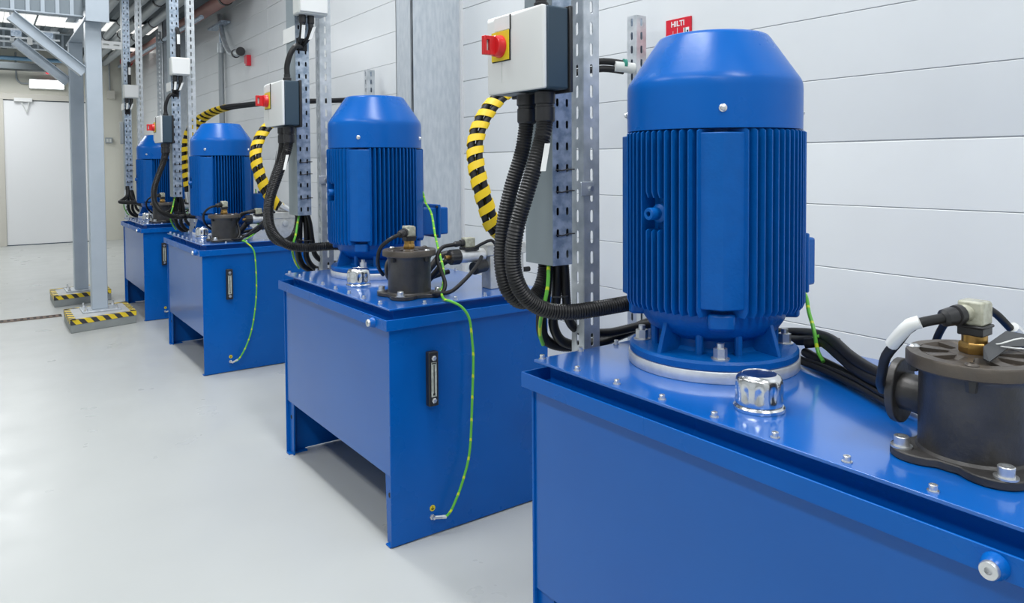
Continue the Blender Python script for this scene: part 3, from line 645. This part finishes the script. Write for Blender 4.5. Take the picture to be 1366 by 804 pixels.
# ------------------------------------------------------------------ valve manifolds on tanks two, three and four
def manifold(dx, dy, label, clabel):
    t = thing('valve_block', label, 'valve', (1.48+dx, 2.12+dy, ZLID), 'valve blocks on the tank lids')
    B = lambda *a: G().box(a[0]+dx, a[1]+dx, a[2]+dy, a[3]+dy, a[4], a[5])
    V = lambda x, y, z: (x+dx, y+dy, z)
    obj('block', B(1.414, 1.556, 2.093, 2.150, ZLID+.0005, .838), CASTAL, t, bevel=.002)
    obj('valve_body', B(1.40, 1.565, 2.090, 2.153, .838, .878), CASTAL, t, bevel=.004)
    obj('solenoid', G().cyl(V(1.40, 2.12, .842), V(1.305, 2.12, .842), .0225, 24), ALU, t); obj('solenoid', G().cyl(V(1.565, 2.12, .856), V(1.60, 2.12, .856), .019, 20), ALU, t)
    md = lambda a, j: 1+.05*(1 if math.sin(a*14) > 0 else 0)
    obj('end_knob', G().lathe([(.022, 0), (.025, .004), (.025, .034), (.020, .040)], V(1.305, 2.12, .842), (-1, 0, 0), 56, mod=md), PLAS, t)
    obj('end_knob', G().lathe([(.017, 0), (.020, .004), (.020, .020), (.012, .026)], V(1.60, 2.12, .856), (1, 0, 0), 40, mod=md), PLAS, t)
    obj('brass_tip', G().cyl(V(1.265, 2.12, .842), V(1.250, 2.12, .842), .008, 12), BRASS, t)
    obj('side_fitting', G().cyl(V(1.414, 2.12, .800), V(1.372, 2.12, .800), .0125, 18).cyl(V(1.38, 2.12, .80), V(1.352, 2.12, .795), .016, 6), ZINC, t)
    obj('plug', G().lathe([(.016, 0), (.017, .002), (.017, .010), (.008, .011)], V(1.49, 2.093, .812), (0, -1, 0), 20), ZINC, t)
    obj('stub', G().cyl(V(1.556, 2.12, .775), V(1.60, 2.12, .775), .009, 12), RUB, t)
    obj('plug_base', B(1.318, 1.372, 2.098, 2.142, .862, .872), PLAS, t, bevel=.002)
    obj('plug_body', B(1.322, 1.360, 2.104, 2.136, .872, .905), CLEAR, t, bevel=.003)
    obj('lower_coil', G().cyl(V(1.40, 2.11, .806), V(1.35, 2.10, .800), .022, 16), PLAS, t)
    # cables of the valve
    cs = thing('valve_cable', clabel, 'cable', V(1.30, 2.12, .86))
    obj('plug_gland', G().lathe([(.011, 0), (.012, .002), (.012, .014), (.009, .016), (.010, .034), (.007, .040)], V(1.322, 2.118, .888), (-1, -.05, -.08), 14), PLAS, cs)
    for nm, pts, r in (
        ('cable', [(1.2877, 2.115, .885), (1.243, 2.1263, .8766), (1.2182, 2.1186, .8418), (1.2209, 2.09, .7951), (1.2178, 2.0662, .7615), (1.1952, 2.0568, .7358), (1.1750, 2.085, .733)], .0065),
        ('cable', [(1.3687, 2.079, .8409), (1.3251, 2.0501, .8116), (1.2656, 2.0323, .7733), (1.2191, 2.0402, .7420), (1.1761, 2.0738, .7380)], .0065),
        ('cable', [(1.3536, 2.0954, .8711), (1.3768, 2.0797, .8863), (1.3978, 2.0652, .8953), (1.423, 2.0708, .8787)], .0055)):
        obj(nm, G().tube([V(*p) for p in pts], r, 10), RUB, cs)
    hh = thing('suction_hoses', clabel.replace('thin black cables', 'two grey rubber hoses'), 'hose', V(1.3, 2.25, .78))
    for pts, r in (([(1.3902, 2.2028, .815), (1.3257, 2.2372, .8134), (1.2948, 2.258, .7768), (1.2683, 2.2757, .7427), (1.2358, 2.2882, .7358)], .010),
                   ([(1.3989, 2.2637, .8325), (1.3437, 2.2988, .8274), (1.3098, 2.3215, .7845), (1.2802, 2.341, .7455), (1.23, 2.33, .7355)], .012),
                   ([(1.37, 2.30, .765), (1.31, 2.295, .755), (1.26, 2.29, .742), (1.22, 2.27, .735)], .009)):
        obj('hose', G().tube([V(*p) for p in pts], r, 12), RUB if r < .0105 else IRON, hh)
manifold(0, 0, 'silver solenoid valve block on the second tank, right of the filter', 'thin black cables looping between filter and valve on the second tank')
manifold(-.02, 2.27, 'silver solenoid valve block on the third tank', 'thin black cables looping between filter and valve on the third tank')
manifold(-.02, 4.09, 'silver solenoid valve block on the farthest tank', 'thin black cables looping between filter and valve on the farthest tank')
t = thing('cable_loop', 'thick black cable loop standing on the third tank beside the filter', 'cable', (1.25, 4.45, .76))
obj('cable', G().tube([(1.21, 4.42, .745), (1.2162, 4.4704, .8068), (1.2431, 4.4563, .864), (1.3051, 4.4442, .8871), (1.3447, 4.4352, .8734), (1.3578, 4.4235, .8197), (1.3271, 4.3925, .7838), (1.255, 4.3826, .7498), (1.2124, 4.4031, .7478)], .010, 10), RUB, t)

# ------------------------------------------------------------------ protected hydraulic hoses
def hoses(pts, w, r, i0, i1, label, rows=None, ferr=True, turns_pitch=.05, strip=.027):
    P_ = spline(pts, .01); t = thing('hydraulic_hoses', label, 'hose', pts[0])
    view = [(p-Vector((0, 0, 1.15))) for p in P_]
    k = len(P_); T = [(P_[min(i+1, k-1)]-P_[max(i-1, 0)]).normalized() for i in range(k)]
    side = []; u = Vector((.81, -.58, 0))
    for i in range(k):
        s_ = (u-T[i]*u.dot(T[i]));
        if s_.length < .3: s_ = Vector((0,0,1))-T[i]*T[i].z
        side.append(s_.normalized())
    for sg in (-1, 1):
        obj('hose', G().tube([P_[i]+side[i]*(sg*w/2) for i in range(0, k, 4)]+[P_[-1]+side[-1]*(sg*w/2)], r, 12, step=.02), RUB, t)
        if ferr:
            a, b = P_[0]+side[0]*(sg*w/2), P_[4]+side[4]*(sg*w/2)
            a = a-(b-a)*.4
            obj('ferrule', G().lathe([(r*.9, -.03), (r*.9, 0), (r*1.15, .0), (r*1.15, (b-a).length)], a, (b-a).normalized(), 16), ZINC, t)
    # spiral guard
    j0, j1 = int(k*i0), int(k*i1)
    a_, b_ = w/2+r*1.12, r*1.18
    g = G(); ang = 0; vs = []; fs = []; L = 0; ns = 0
    tot = sum((P_[i+1]-P_[i]).length for i in range(j0, j1-1)); S = int(tot/.0022)
    cum = [0]
    for i in range(j0, j1-1): cum.append(cum[-1]+(P_[i+1]-P_[i]).length)
    import bisect
    def at(s):
        s = max(0, min(tot-1e-6, s)); i = bisect.bisect_right(cum, s)-1; i = min(i, len(cum)-2); f = (s-cum[i])/(cum[i+1]-cum[i])
        p = P_[j0+i].lerp(P_[j0+i+1], f); tt = T[j0+i].lerp(T[j0+i+1], f).normalized(); sd = side[j0+i].lerp(side[j0+i+1], f); sd = (sd-tt*sd.dot(tt)).normalized()
        return p, tt, sd
    nst = int(tot/turns_pitch*24)
    for q in range(nst+1):
        s = tot*q/nst; ph = 2*PI*s/turns_pitch
        ring = []
        for (off, th) in ((-strip/2, 0), (strip/2, 0), (strip/2, .0025), (-strip/2, .0025)):
            p, tt, sd = at(s+off); nn = tt.cross(sd)
            ring.append(p+sd*((a_+th)*math.cos(ph))+nn*((b_+th)*math.sin(ph)))
        vs += ring
    for q in range(nst):
        for e in range(4): fs.append((q*4+e, q*4+(e+1) % 4, q*4+4+(e+1) % 4, q*4+4+e))
    fs += [(3,2,1,0), (nst*4, nst*4+1, nst*4+2, nst*4+3)]
    g.add(vs, fs); obj('spiral_guard', g, YEL, t, label='yellow spiral guard')
    return t
hoses([(1.4883, 2.115, .889), (1.4434, 2.0849, .9155), (1.4087, 2.0784, .9466), (1.3902, 2.0751, .9979), (1.3718, 2.092, 1.0868), (1.3725, 2.1198, 1.1759), (1.395, 2.1438, 1.2538), (1.4387, 2.1524, 1.3281), (1.4955, 2.1509, 1.3881), (1.5658, 2.1389, 1.4279), (1.7011, 2.093, 1.4801), (1.848, 2.0132, 1.5117), (1.9332, 1.9763, 1.5055)],
      .027, .0125, .03, .66, 'yellow and black spiral-wrapped hoses arching up behind the nearest switch box')
hoses([(1.4795, 4.3885, .895), (1.452, 4.3914, .905), (1.4112, 4.3995, .9464), (1.3709, 4.4075, 1.0166), (1.3411, 4.4334, 1.1234), (1.3353, 4.4664, 1.2261), (1.371, 4.5061, 1.3171), (1.4328, 4.5265, 1.3962), (1.5302, 4.5818, 1.4478), (1.6612, 4.6126, 1.4916)],
      .036, .0145, .03, .80, 'yellow and black spiral-wrapped hoses beside the second switch box', turns_pitch=.066, strip=.034)
hoses([(1.3248, 6.1258, 0.9203), (1.3069, 6.107, 1.0493), (1.2965, 6.0958, 1.1942), (1.3002, 6.0743, 1.3381), (1.3215, 6.0139, 1.4395), (1.3693, 5.9331, 1.5108), (1.4232, 5.773, 1.5596), (1.4871, 5.6047, 1.5843), (1.569, 5.4227, 1.5915), (1.6254, 5.259, 1.593), (1.7202, 5.0672, 1.5886), (1.8309, 4.8643, 1.589), (1.9356, 4.6654, 1.5841), (1.9948, 4.4849, 1.5791)],
      .044, .0155, .03, .46, 'yellow and black spiral-wrapped hoses over the third motor', turns_pitch=.066, strip=.036)
t = thing('hose_coupling', 'white coupling with green band where the hose meets the wall strut', 'coupling', (1.90, 1.985, 1.51))
obj('sleeve', G().cyl((1.895, 1.985, 1.508), (1.965, 1.955, 1.502), .0195, 20), WHG, t)
obj('band', G().cyl((1.925, 1.972, 1.515), (1.935, 1.968, 1.514), .0215, 20), mat('green_band', (.02, .22, .16), .4), t, label='green band')

# ------------------------------------------------------------------ cable trays, struts, switch boxes and conduits of each unit
def unit(yt, idx, zt=2.9):
    W_ = ['nearest', 'second', 'third', 'farthest'][idx]; dy = yt-1.316
    zb = .917 if idx == 0 else .946
    Y = lambda pts: [(p[0], p[1]+dy, p[2]) for p in pts]
    # tray
    t = thing('cable_tray', 'vertical perforated cable tray of the %s unit, open at the bottom' % W_, 'cable tray', (1.09, yt+.05, zb), 'upright cable trays')
    h = int((zt-zb)/.05)*.05
    obj('perforated_face', G().slotted((1.062, yt, zb), (1,0,0), h, .057, 2, .05, .0075, .019), GALVB, t, solid=.0015)
    obj('side_wall', G().box(1.0605, 1.0635, yt, yt+.102, zb, zb+h), TRAYG, t, bevel=.0008, label='plain grey side wall')
    obj('side_wall', G().box(1.1175, 1.119, yt, yt+.102, zb, zb+h), GALVB, t)
    obj('back_wall', G().box(1.062, 1.119, yt+.100, yt+.102, zb, zb+h), GALVB, t)
    obj('cable_fill', G().box(1.066, 1.115, yt+.02, yt+.096, zb+.03, zb+h-.01), DARK, t, label='black cables packed inside')
    for k in (1, 3, 4):
        z = zb+.025+.05*k; obj('cable_tie', G().tube([(1.070, yt-.003, z-.004), (1.085, yt-.005, z-.006), (1.105, yt-.004, z-.003), (1.125, yt-.003, z-.003)], .0017, 5), PLAS, t)
    # strut
    s = strut('slotted_strut', 1.173, yt+.019, 0, zt, 'tall slotted galvanised strut standing behind the %s cable tray' % W_)
    c = obj('clamp', G().box(1.160, 1.20, yt+.013, yt+.019, 1.075, 1.108), GALV, s, bevel=.001)
    obj('clamp_bolt', G().lathe([(.007, 0), (.007, .006)], (1.190, yt+.013, 1.092), (0,-1,0), 6), ZINC, c)
    if idx < 3:
        # switch box
        b = thing('switch_box', '%s white and slate switch box with red handle on yellow plate' % W_, 'switch box', (1.02, yt+.04, 1.314), 'isolator switch boxes')
        y0, y1, z0_, z1_ = yt-.073, yt+.140, 1.314, 1.492
        obj('rear_housing', G().box(.990, 1.050, y0, y1, z0_, z1_), GREYP, b, bevel=.005, seg=3, label='slate grey housing')
        obj('back_plate', G().box(1.050, 1.0595, y0-.004, y1+.002, z0_-.006, z1_+.004), PLAS, b, bevel=.002)
        g = G()
        fr = [(y0, z0_), (y1, z0_), (y1, z1_), (y0, z1_)]; fi = [(y0+.062, z0_+.026), (y1-.018, z0_+.018), (y1-.018, z1_-.010), (y0+.062, z1_-.006)]
        vs = [(.990, *p) for p in fr]+[(.980, *p) for p in fr]+[(.968, *p) for p in fi]
        g.add(vs, [(0,1,2,3)]+[(i, (i+1) % 4, (i+1) % 4+4, i+4) for i in range(4)]+[(i+4, (i+1) % 4+4, (i+1) % 4+8, i+8) for i in range(4)]+[(11,10,9,8)])
        obj('front_cover', g, WHP, b, bevel=.004, seg=3, label='white faceted cover')
        ys, zs = yt+.066, 1.418
        obj('dark_plate', G().box(.9655, .968, ys-.036, ys+.034, zs-.034, zs+.034), DARK, b)
        obj('yellow_plate', G().box(.9635, .9655, ys-.034, ys+.034, zs-.032, zs+.034), YELLAB, b, bevel=.0006)
        obj('label_plate', G().box(.9655, .968, ys-.036, ys+.025, zs+.036, zs+.066), WHP, b)
        obj('label_edge', G().box(.9650, .968, ys-.0375, ys-.036, zs+.034, zs+.068), DARK, b)
        obj('seam', G().box(.9672, .968, ys-.002, ys+.0, z0_+.022, zs-.034), WHG, b)
        kn = obj('red_knob', G().lathe([(.0255, 0), (.0255, .004), (.0235, .008), (.0235, .016), (.021, .018), (0, .018)], (.9635, ys, zs), (-1, 0, 0), 40), RED, b)
        # handle: a flat grip with an oblong hole
        g = G(); hx0, hx1, hz = .946, .918, .021; th = .0065
        outer = [(hx0, -hz), (hx1, -hz), (hx1, hz*.95), (hx1+.006, hz*1.1), (hx0, hz)]; 
        hole = [(hx1+.006, -.012), (hx1+.014, -.012), (hx1+.014, .012), (hx1+.006, .012)]
        g.box(hx1+.014, hx0+.004, ys-th, ys+th, zs-hz, zs+hz); g.box(hx1, hx1+.006, ys-th, ys+th, zs-hz, zs+hz)
        g.box(hx1+.006, hx1+.014, ys-th, ys+th, zs+.012, zs+hz); g.box(hx1+.006, hx1+.014, ys-th, ys+th, zs-hz, zs-.012)
        obj('handle', g, RED, kn, bevel=.0012, label='red grip with padlock hole')
        obj('hole_back', G().box(hx1+.006, hx1+.014, ys+th*.2, ys+th*.6, zs-.012, zs+.012), WHG, kn)
        for gy in (yt-.025, yt+.042):
            obj('gland', G().lathe([(.0235, 0), (.0235, -.024), (.0205, -.026), (.0205, -.031), (.0225, -.033), (.0225, -.062), (.0195, -.066)][::-1], (1.021, gy, z0_-.004), n=14), PLAS, b)
        # supply conduit entering the top
        v = thing('supply_cable', 'short black cable rising from the top of the %s switch box' % W_, 'cable', (1.03, yt-.01, 1.5))
        obj('gland', G().lathe([(.0165, 0), (.0165, .014), (.013, .016), (.013, .028)], (1.022, yt-.012, z1_+.002), n=12), PLAS, v)
        obj('cable', G().tube([(1.022, yt-.012, 1.515), (1.022, yt-.014, 1.56), (1.036, yt-.020, 1.61), (1.058, yt-.022, 1.64), (1.080, yt-.008, 1.64), (1.088, yt+.012, 1.636)], .0115, 12), CORR, v)
        # conduits
        f = 1.0
        cr = [(1.0221, yt+.042, 1.2613), (1.0086, 1.3589+dy, 1.1838), (0.9781, 1.3646+dy, 1.0901), (0.9565, 1.3644+dy, 1.0058), (0.9518, 1.3646+dy, 0.9296), (0.9671, 1.3634+dy, 0.8669), (1.0031, 1.3608+dy, 0.8357), (1.0482, 1.3657+dy, 0.844), (1.0725, 1.3679+dy, 0.8748), (1.0862, 1.3740+dy, 0.9171), (1.087, 1.374+dy, .960)]
        mo = MC[idx]
        cf = [(1.0221, 1.291+dy, 1.2577), (1.0083, 1.2861+dy, 1.2071), (0.9709, 1.2842+dy, 1.1086), (0.9416, 1.2894+dy, 1.0198), (0.9379, 1.3016+dy, 0.9537), (0.9478, 1.3047+dy, 0.8999), (0.9787, 1.3052+dy, 0.8534), (1.0241, 1.2959+dy, 0.8242), (1.0834, 1.2775+dy, 0.8148), (1.1565, 1.262+dy, 0.8171), (1.2307, 1.2518+dy, 0.8205)]
        if idx: cf = cf[:-1]
        cf += [(mo[0]+.05, mo[1]+.225, .8171), (mo[0]+.15, mo[1]+.20, .84), (mo[0]+.195, mo[1]+.13, .90), (mo[0]+.195, mo[1]+.075, .92)]
        a = thing('conduit', 'black corrugated conduit looping from the %s switch box back up into the tray' % W_, 'conduit', cr[0], 'black corrugated conduits')
        obj('tube', G().tube(cr, .0180, 16, corr=.0066), CORR, a, sharp=20)
        a = thing('conduit', 'black corrugated conduit sweeping from the %s switch box round behind its motor' % W_, 'conduit', cf[0], 'black corrugated conduits')
        obj('tube', G().tube(cf, .0188, 16, corr=.0066), CORR, a, sharp=20)
        # white marker sleeves
        if idx < 2:
            m1 = obj('marker_strip', G().prism([(0, 0), (.012, 0), (.012, .062), (0, .062)], (.984, 1.262+dy, 1.136), (.7, -.7, 0), (.24, .04, .97), (.6, .6, 0), .0015), WHP); top(m1, 'white marker strip tied on the front conduit below the %s box' % W_, 'marker')
            m1 = obj('marker_strip', G().prism([(0, 0), (.006, 0), (.006, .062), (0, .062)], (.985, 1.365+dy, 1.153), (.5, .8, 0), (.12, .0, .99), (.6, .6, 0), .0015), WHP); top(m1, 'white marker strip tied on the rear conduit below the %s box' % W_, 'marker')
    # loose conduits under the tray
    l1 = [(1.1088, 1.3619, .98), (1.1148, 1.3674, 0.88), (1.1204, 1.3774, 0.824), (1.1245, 1.3937, 0.7619), (1.1632, 1.4007, 0.7108), (1.2403, 1.3816, 0.6955), (1.3162, 1.3524, 0.7168), (1.3924, 1.3277, 0.7435), (1.4787, 1.29, 0.7464)]
    l2 = [(1.099, 1.340, .98), (1.1222, 1.3484, 0.9126), (1.1376, 1.3598, 0.8311), (1.1519, 1.3667, 0.7725), (1.1945, 1.3715, 0.7393), (1.263, 1.3485, 0.7295), (1.3308, 1.3173, 0.7404), (1.4073, 1.29, 0.7459), (1.4941, 1.26, 0.7472)]
    l3 = [(1.085, 1.355, .98), (1.0868, 1.3748, 0.8421), (1.0889, 1.3954, 0.7791), (1.119, 1.42, 0.7218), (1.1759, 1.42, 0.6945), (1.2488, 1.40, 0.6941), (1.3254, 1.37, 0.713), (1.40, 1.36, .73)]
    a = thing('cable_bundle', 'black corrugated cables hanging from the %s tray and passing behind its motor' % W_, 'cable', (1.1, yt+.04, .8))
    for l, r in ((l1, .0125), (l2, .0115), (l3, .0135)): obj('cable', G().tube(Y(l), r, 12, corr=.005), CORR, a, sharp=80)
    obj('bundle_tie', G().tube([(1.075, 1.335+dy, .842), (1.10, 1.340+dy, .838), (1.135, 1.35+dy, .836)], .002, 5), PLAS, a)
    e = top(obj('earth_wire', G().tube(Y([(1.083, 1.350, .96), (1.0695, 1.3411, 0.9188), (1.0576, 1.3302, 0.8716), (1.0444, 1.3265, 0.8302), (1.046, 1.3424, 0.7916), (1.068, 1.3737, 0.7475), (1.09, 1.3903, 0.7171)]), .0046, 10), EARTH), 'yellow-green earth wire dropping out of the %s cable tray' % W_, 'wire')
    if idx > 0:
        # junction box and its cables on the tray face
        j = thing('junction_box', 'small white junction box high on the %s cable tray' % W_, 'box', (1.13, yt-.03, 1.76), 'junction boxes on the trays')
        x0, x1 = (1.052, 1.172) if idx > 1 else (1.052, 1.176)
        hh = 1.885 if idx > 1 else 1.92
        obj('housing', G().box(x0, x1, yt-.075, yt-.002, 1.765, hh), WHG, j, bevel=.006)
        obj('cover', G().box(x0+.004, x1-.004, yt-.082, yt-.075, 1.772, hh-.006), WHP, j, bevel=.003)
        for gx in (1.080, 1.116): obj('gland', G().lathe([(.014, 0), (.014, .03), (.011, .034), (.011, .05)], (gx, yt-.036, 1.765), (0,0,-1), 12), PLAS, j)
        v = thing('junction_cables', 'black cables with white tags under the %s junction box' % W_, 'cable', (1.10, yt-.03, 1.70))
        obj('cable', G().tube([(1.080, yt-.036, 1.72), (1.076, yt-.032, 1.68), (1.074, yt-.015, 1.655), (1.080, yt+.02, 1.645)], .009, 10), RUB, v)
        obj('cable', G().tube([(1.116, yt-.036, 1.72), (1.108, yt-.032, 1.68), (1.096, yt-.015, 1.655), (1.090, yt+.02, 1.645)], .009, 10), RUB, v)
        obj('tray_opening', G().box(1.066, 1.110, yt-.0045, yt-.001, 1.625, 1.675), DARK, v)
        obj('tag', G().prism([(0, 0), (.014, 0), (.014, .055), (0, .055)], (1.069, yt-.047, 1.668), (1,0,0), (.1,0,1), (0,-1,0), .002), WHP, v)
        obj('tag', G().prism([(0, 0), (.014, 0), (.014, .055), (0, .055)], (1.100, yt-.047, 1.665), (1,0,.3), (.35,0,.95), (0,-1,0), .002), WHP, v)
        top(obj('label_plate', G().box(1.056, 1.0595, yt-.008, yt+.13, 1.665, 1.725), WHP, bevel=.0008), 'white label plate on the grey side of the %s tray' % W_, 'label')
        if idx > 1:
            v = thing('feed_cable', 'thick black cable entering the %s junction box from above' % W_, 'cable', (1.1, yt-.02, 1.9))
            obj('cable', G().tube([(1.106, yt+.01, 2.09), (1.106, yt-.028, 2.06), (1.104, yt-.035, 1.98), (1.104, yt-.035, hh)], .014, 10), RUB, v)
            obj('tag', G().box(1.095, 1.113, yt-.055, yt-.051, 1.975, 2.04), WHP, v)
TYS = [1.316, 2.99, 5.41, 7.41]
for i, y in enumerate(TYS): unit(y, i)
# farthest unit: conduits looping left of the tray foot
a = thing('conduit', 'short black conduits looping under the farthest cable tray', 'conduit', (1.07, 7.42, .95), 'black corrugated conduits')
obj('tube', G().tube([(1.075, 7.42, .98), (1.07, 7.40, .90), (1.02, 7.36, .855), (1.0, 7.33, .845), (1.05, 7.28, .84), (1.14, 7.22, .84), (1.26, 7.1, .85)], .017, 12), CORR, a)
obj('tube', G().tube([(1.10, 7.44, .98), (1.10, 7.42, .90), (1.12, 7.36, .84), (1.2, 7.2, .80), (1.3, 7.05, .80)], .017, 12), CORR, a)
top(obj('side_box', G().box(1.034, 1.058, 7.43, 7.50, 1.36, 1.56), PIPEG, bevel=.004), 'narrow grey box on the left side of the farthest cable tray', 'box')

# ------------------------------------------------------------------ cables lying on the nearest lid
t = thing('lid_cables', 'bundle of black cables lying on the nearest lid behind motor and filter', 'cable', (1.4, .8, .74))
for pts, r in (
    ([(1.539, 1.069, .742), (1.4971, .9773, .765), (1.4445, .893, .7832), (1.3982, .8279, .7879), (1.3498, .7637, .7782), (1.3065, .6964, .7726), (1.2847, .6385, .7722), (1.2644, .5794, .7788), (1.26, .50, .775)], .011),
    ([(1.5012, 1.0226, .741), (1.4577, .9441, .7587), (1.4232, .8712, .7757), (1.3771, .8057, .7687), (1.3362, .7484, .7602), (1.2922, .6819, .7586), (1.2748, .6208, .7605)], .0105),
    ([(1.4197, .9062, .7648), (1.4361, .8621, .7738), (1.414, .816, .7701), (1.3805, .7657, .7596), (1.3568, .709, .7501), (1.3308, .6369, .7505)], .0105),
    ([(1.4091, .9413, .7401), (1.3879, .8952, .7414), (1.3639, .8264, .7423), (1.3169, .7375, .7458), (1.2633, .6534, .7454), (1.2389, .5971, .7454)], .0042),
    ([(1.4179, .9472, .7349), (1.3814, .8875, .7353), (1.3514, .8108, .7357), (1.3031, .7225, .7363), (1.2609, .6547, .736), (1.2236, .6078, .7363)], .006),
    ([(1.46, .93, .735), (1.42, .87, .736), (1.38, .80, .736), (1.33, .72, .738), (1.29, .65, .738), (1.26, .58, .738)], .010)):
    obj('cable', G().tube(pts, r, 12), RUB, t)
obj('bundle_tie', G().tube([(1.395, .805, .775), (1.405, .82, .792), (1.425, .835, .785)], .003, 6), PLAS, t)
top(obj('earth_wire', G().tube([(1.4768, .95, .868), (1.4468, .9198, .8578), (1.4226, .8989, .833), (1.41, .8821, .8104), (1.404, .873, .792), (1.404, .870, .775), (1.400, .862, .757), (1.39, .845, .744)], .0042, 10), EARTH), 'yellow-green earth wire from the nearest motor down to the lid cables', 'wire')
top(obj('earth_wire', G().tube([(1.51, 1.0209, .7415), (1.4541, .9345, .758), (1.416, .8715, .788)], .0035, 8), EARTH), 'short yellow-green wire lying along the nearest lid cables', 'wire')
t = thing('ribbed_cable', 'thin ribbed black cable arching behind the nearest filter', 'cable', (1.24, .5, .93))
obj('cable', G().tube([(1.2944, .596, .755), (1.2854, .585, .8282), (1.2603, .5609, .8774), (1.2382, .5292, .9158), (1.2406, .5034, .9312), (1.2748, .4905, .9163), (1.3157, .4846, .8895), (1.3656, .4843, .8583), (1.40, .46, .81), (1.41, .44, .75)], .0062, 10, corr=.004), CORR, t, sharp=80)
obj('marker', G().tube([(1.3217, .4800, .888), (1.345, .479, .874)], .0085, 8), WHP, t)
# earth wires of tanks two to four
def wire(pts, label, r=.0042):
    t = thing('earth_wire', label, 'wire', pts[-1]); obj('wire', G().tube(pts, r, 10), EARTH, t)
    a, b = Vector(pts[-1]), Vector(pts[-2]); obj('cable_lug', G().cyl(a+(a-b).normalized()*.012, a-(a-b).normalized()*.012, .0055, 10), ZINC, t)
    obj('lug_tail', G().cyl(a-(a-b).normalized()*.012, a-(a-b).normalized()*.024, .0058, 10), WHG, t); return t
wire([(1.402, 2.66, 1.065), (1.4254, 2.5977, 1.0481), (1.4100, 2.5377, 1.005), (1.3871, 2.4517, .9669), (1.3469, 2.356, .8994), (1.3109, 2.2666, .8479), (1.2666, 2.1594, .7961), (1.2353, 2.1094, .7606), (1.20, 2.06, .7380), (1.175, 2.00, .729), (1.181, 1.965, .7263), (1.208, 1.950, .708), (1.232, 1.945, .670), (1.245, 1.950, .60), (1.249, 1.950, .535), (1.243, 1.950, .40), (1.233, 1.950, .251), (1.207, 1.950, .162), (1.176, 1.950, .099), (1.160, 1.956, .068), (1.146, 1.962, .058), (1.128, 1.967, .060)],
     'long yellow-green earth wire hanging down the front of the second tank')
wire([(1.47, 4.93, 1.0), (1.441, 4.8082, .8948), (1.3826, 4.6632, .8423), (1.3387, 4.4456, .7797), (1.2399, 4.3313, .7368), (1.2, 4.29, .728), (1.205, 4.245, .727), (1.235, 4.222, .69), (1.248, 4.22, .6447), (1.254, 4.222, .5009), (1.248, 4.222, .38), (1.225, 4.222, .24), (1.19, 4.222, .14), (1.150, 4.228, .072), (1.128, 4.240, .06)],
     'long yellow-green earth wire hanging down the front of the third tank')
wire([(1.3514, 6.2943, .93), (1.3012, 6.153, .76), (1.281, 6.06, .7282), (1.285, 6.025, .72), (1.32, 6.02, .66), (1.33, 6.02, .50), (1.31, 6.02, .30), (1.25, 6.02, .15), (1.15, 6.026, .07), (1.128, 6.034, .06)],
     'yellow-green earth wire hanging down the front of the farthest tank')
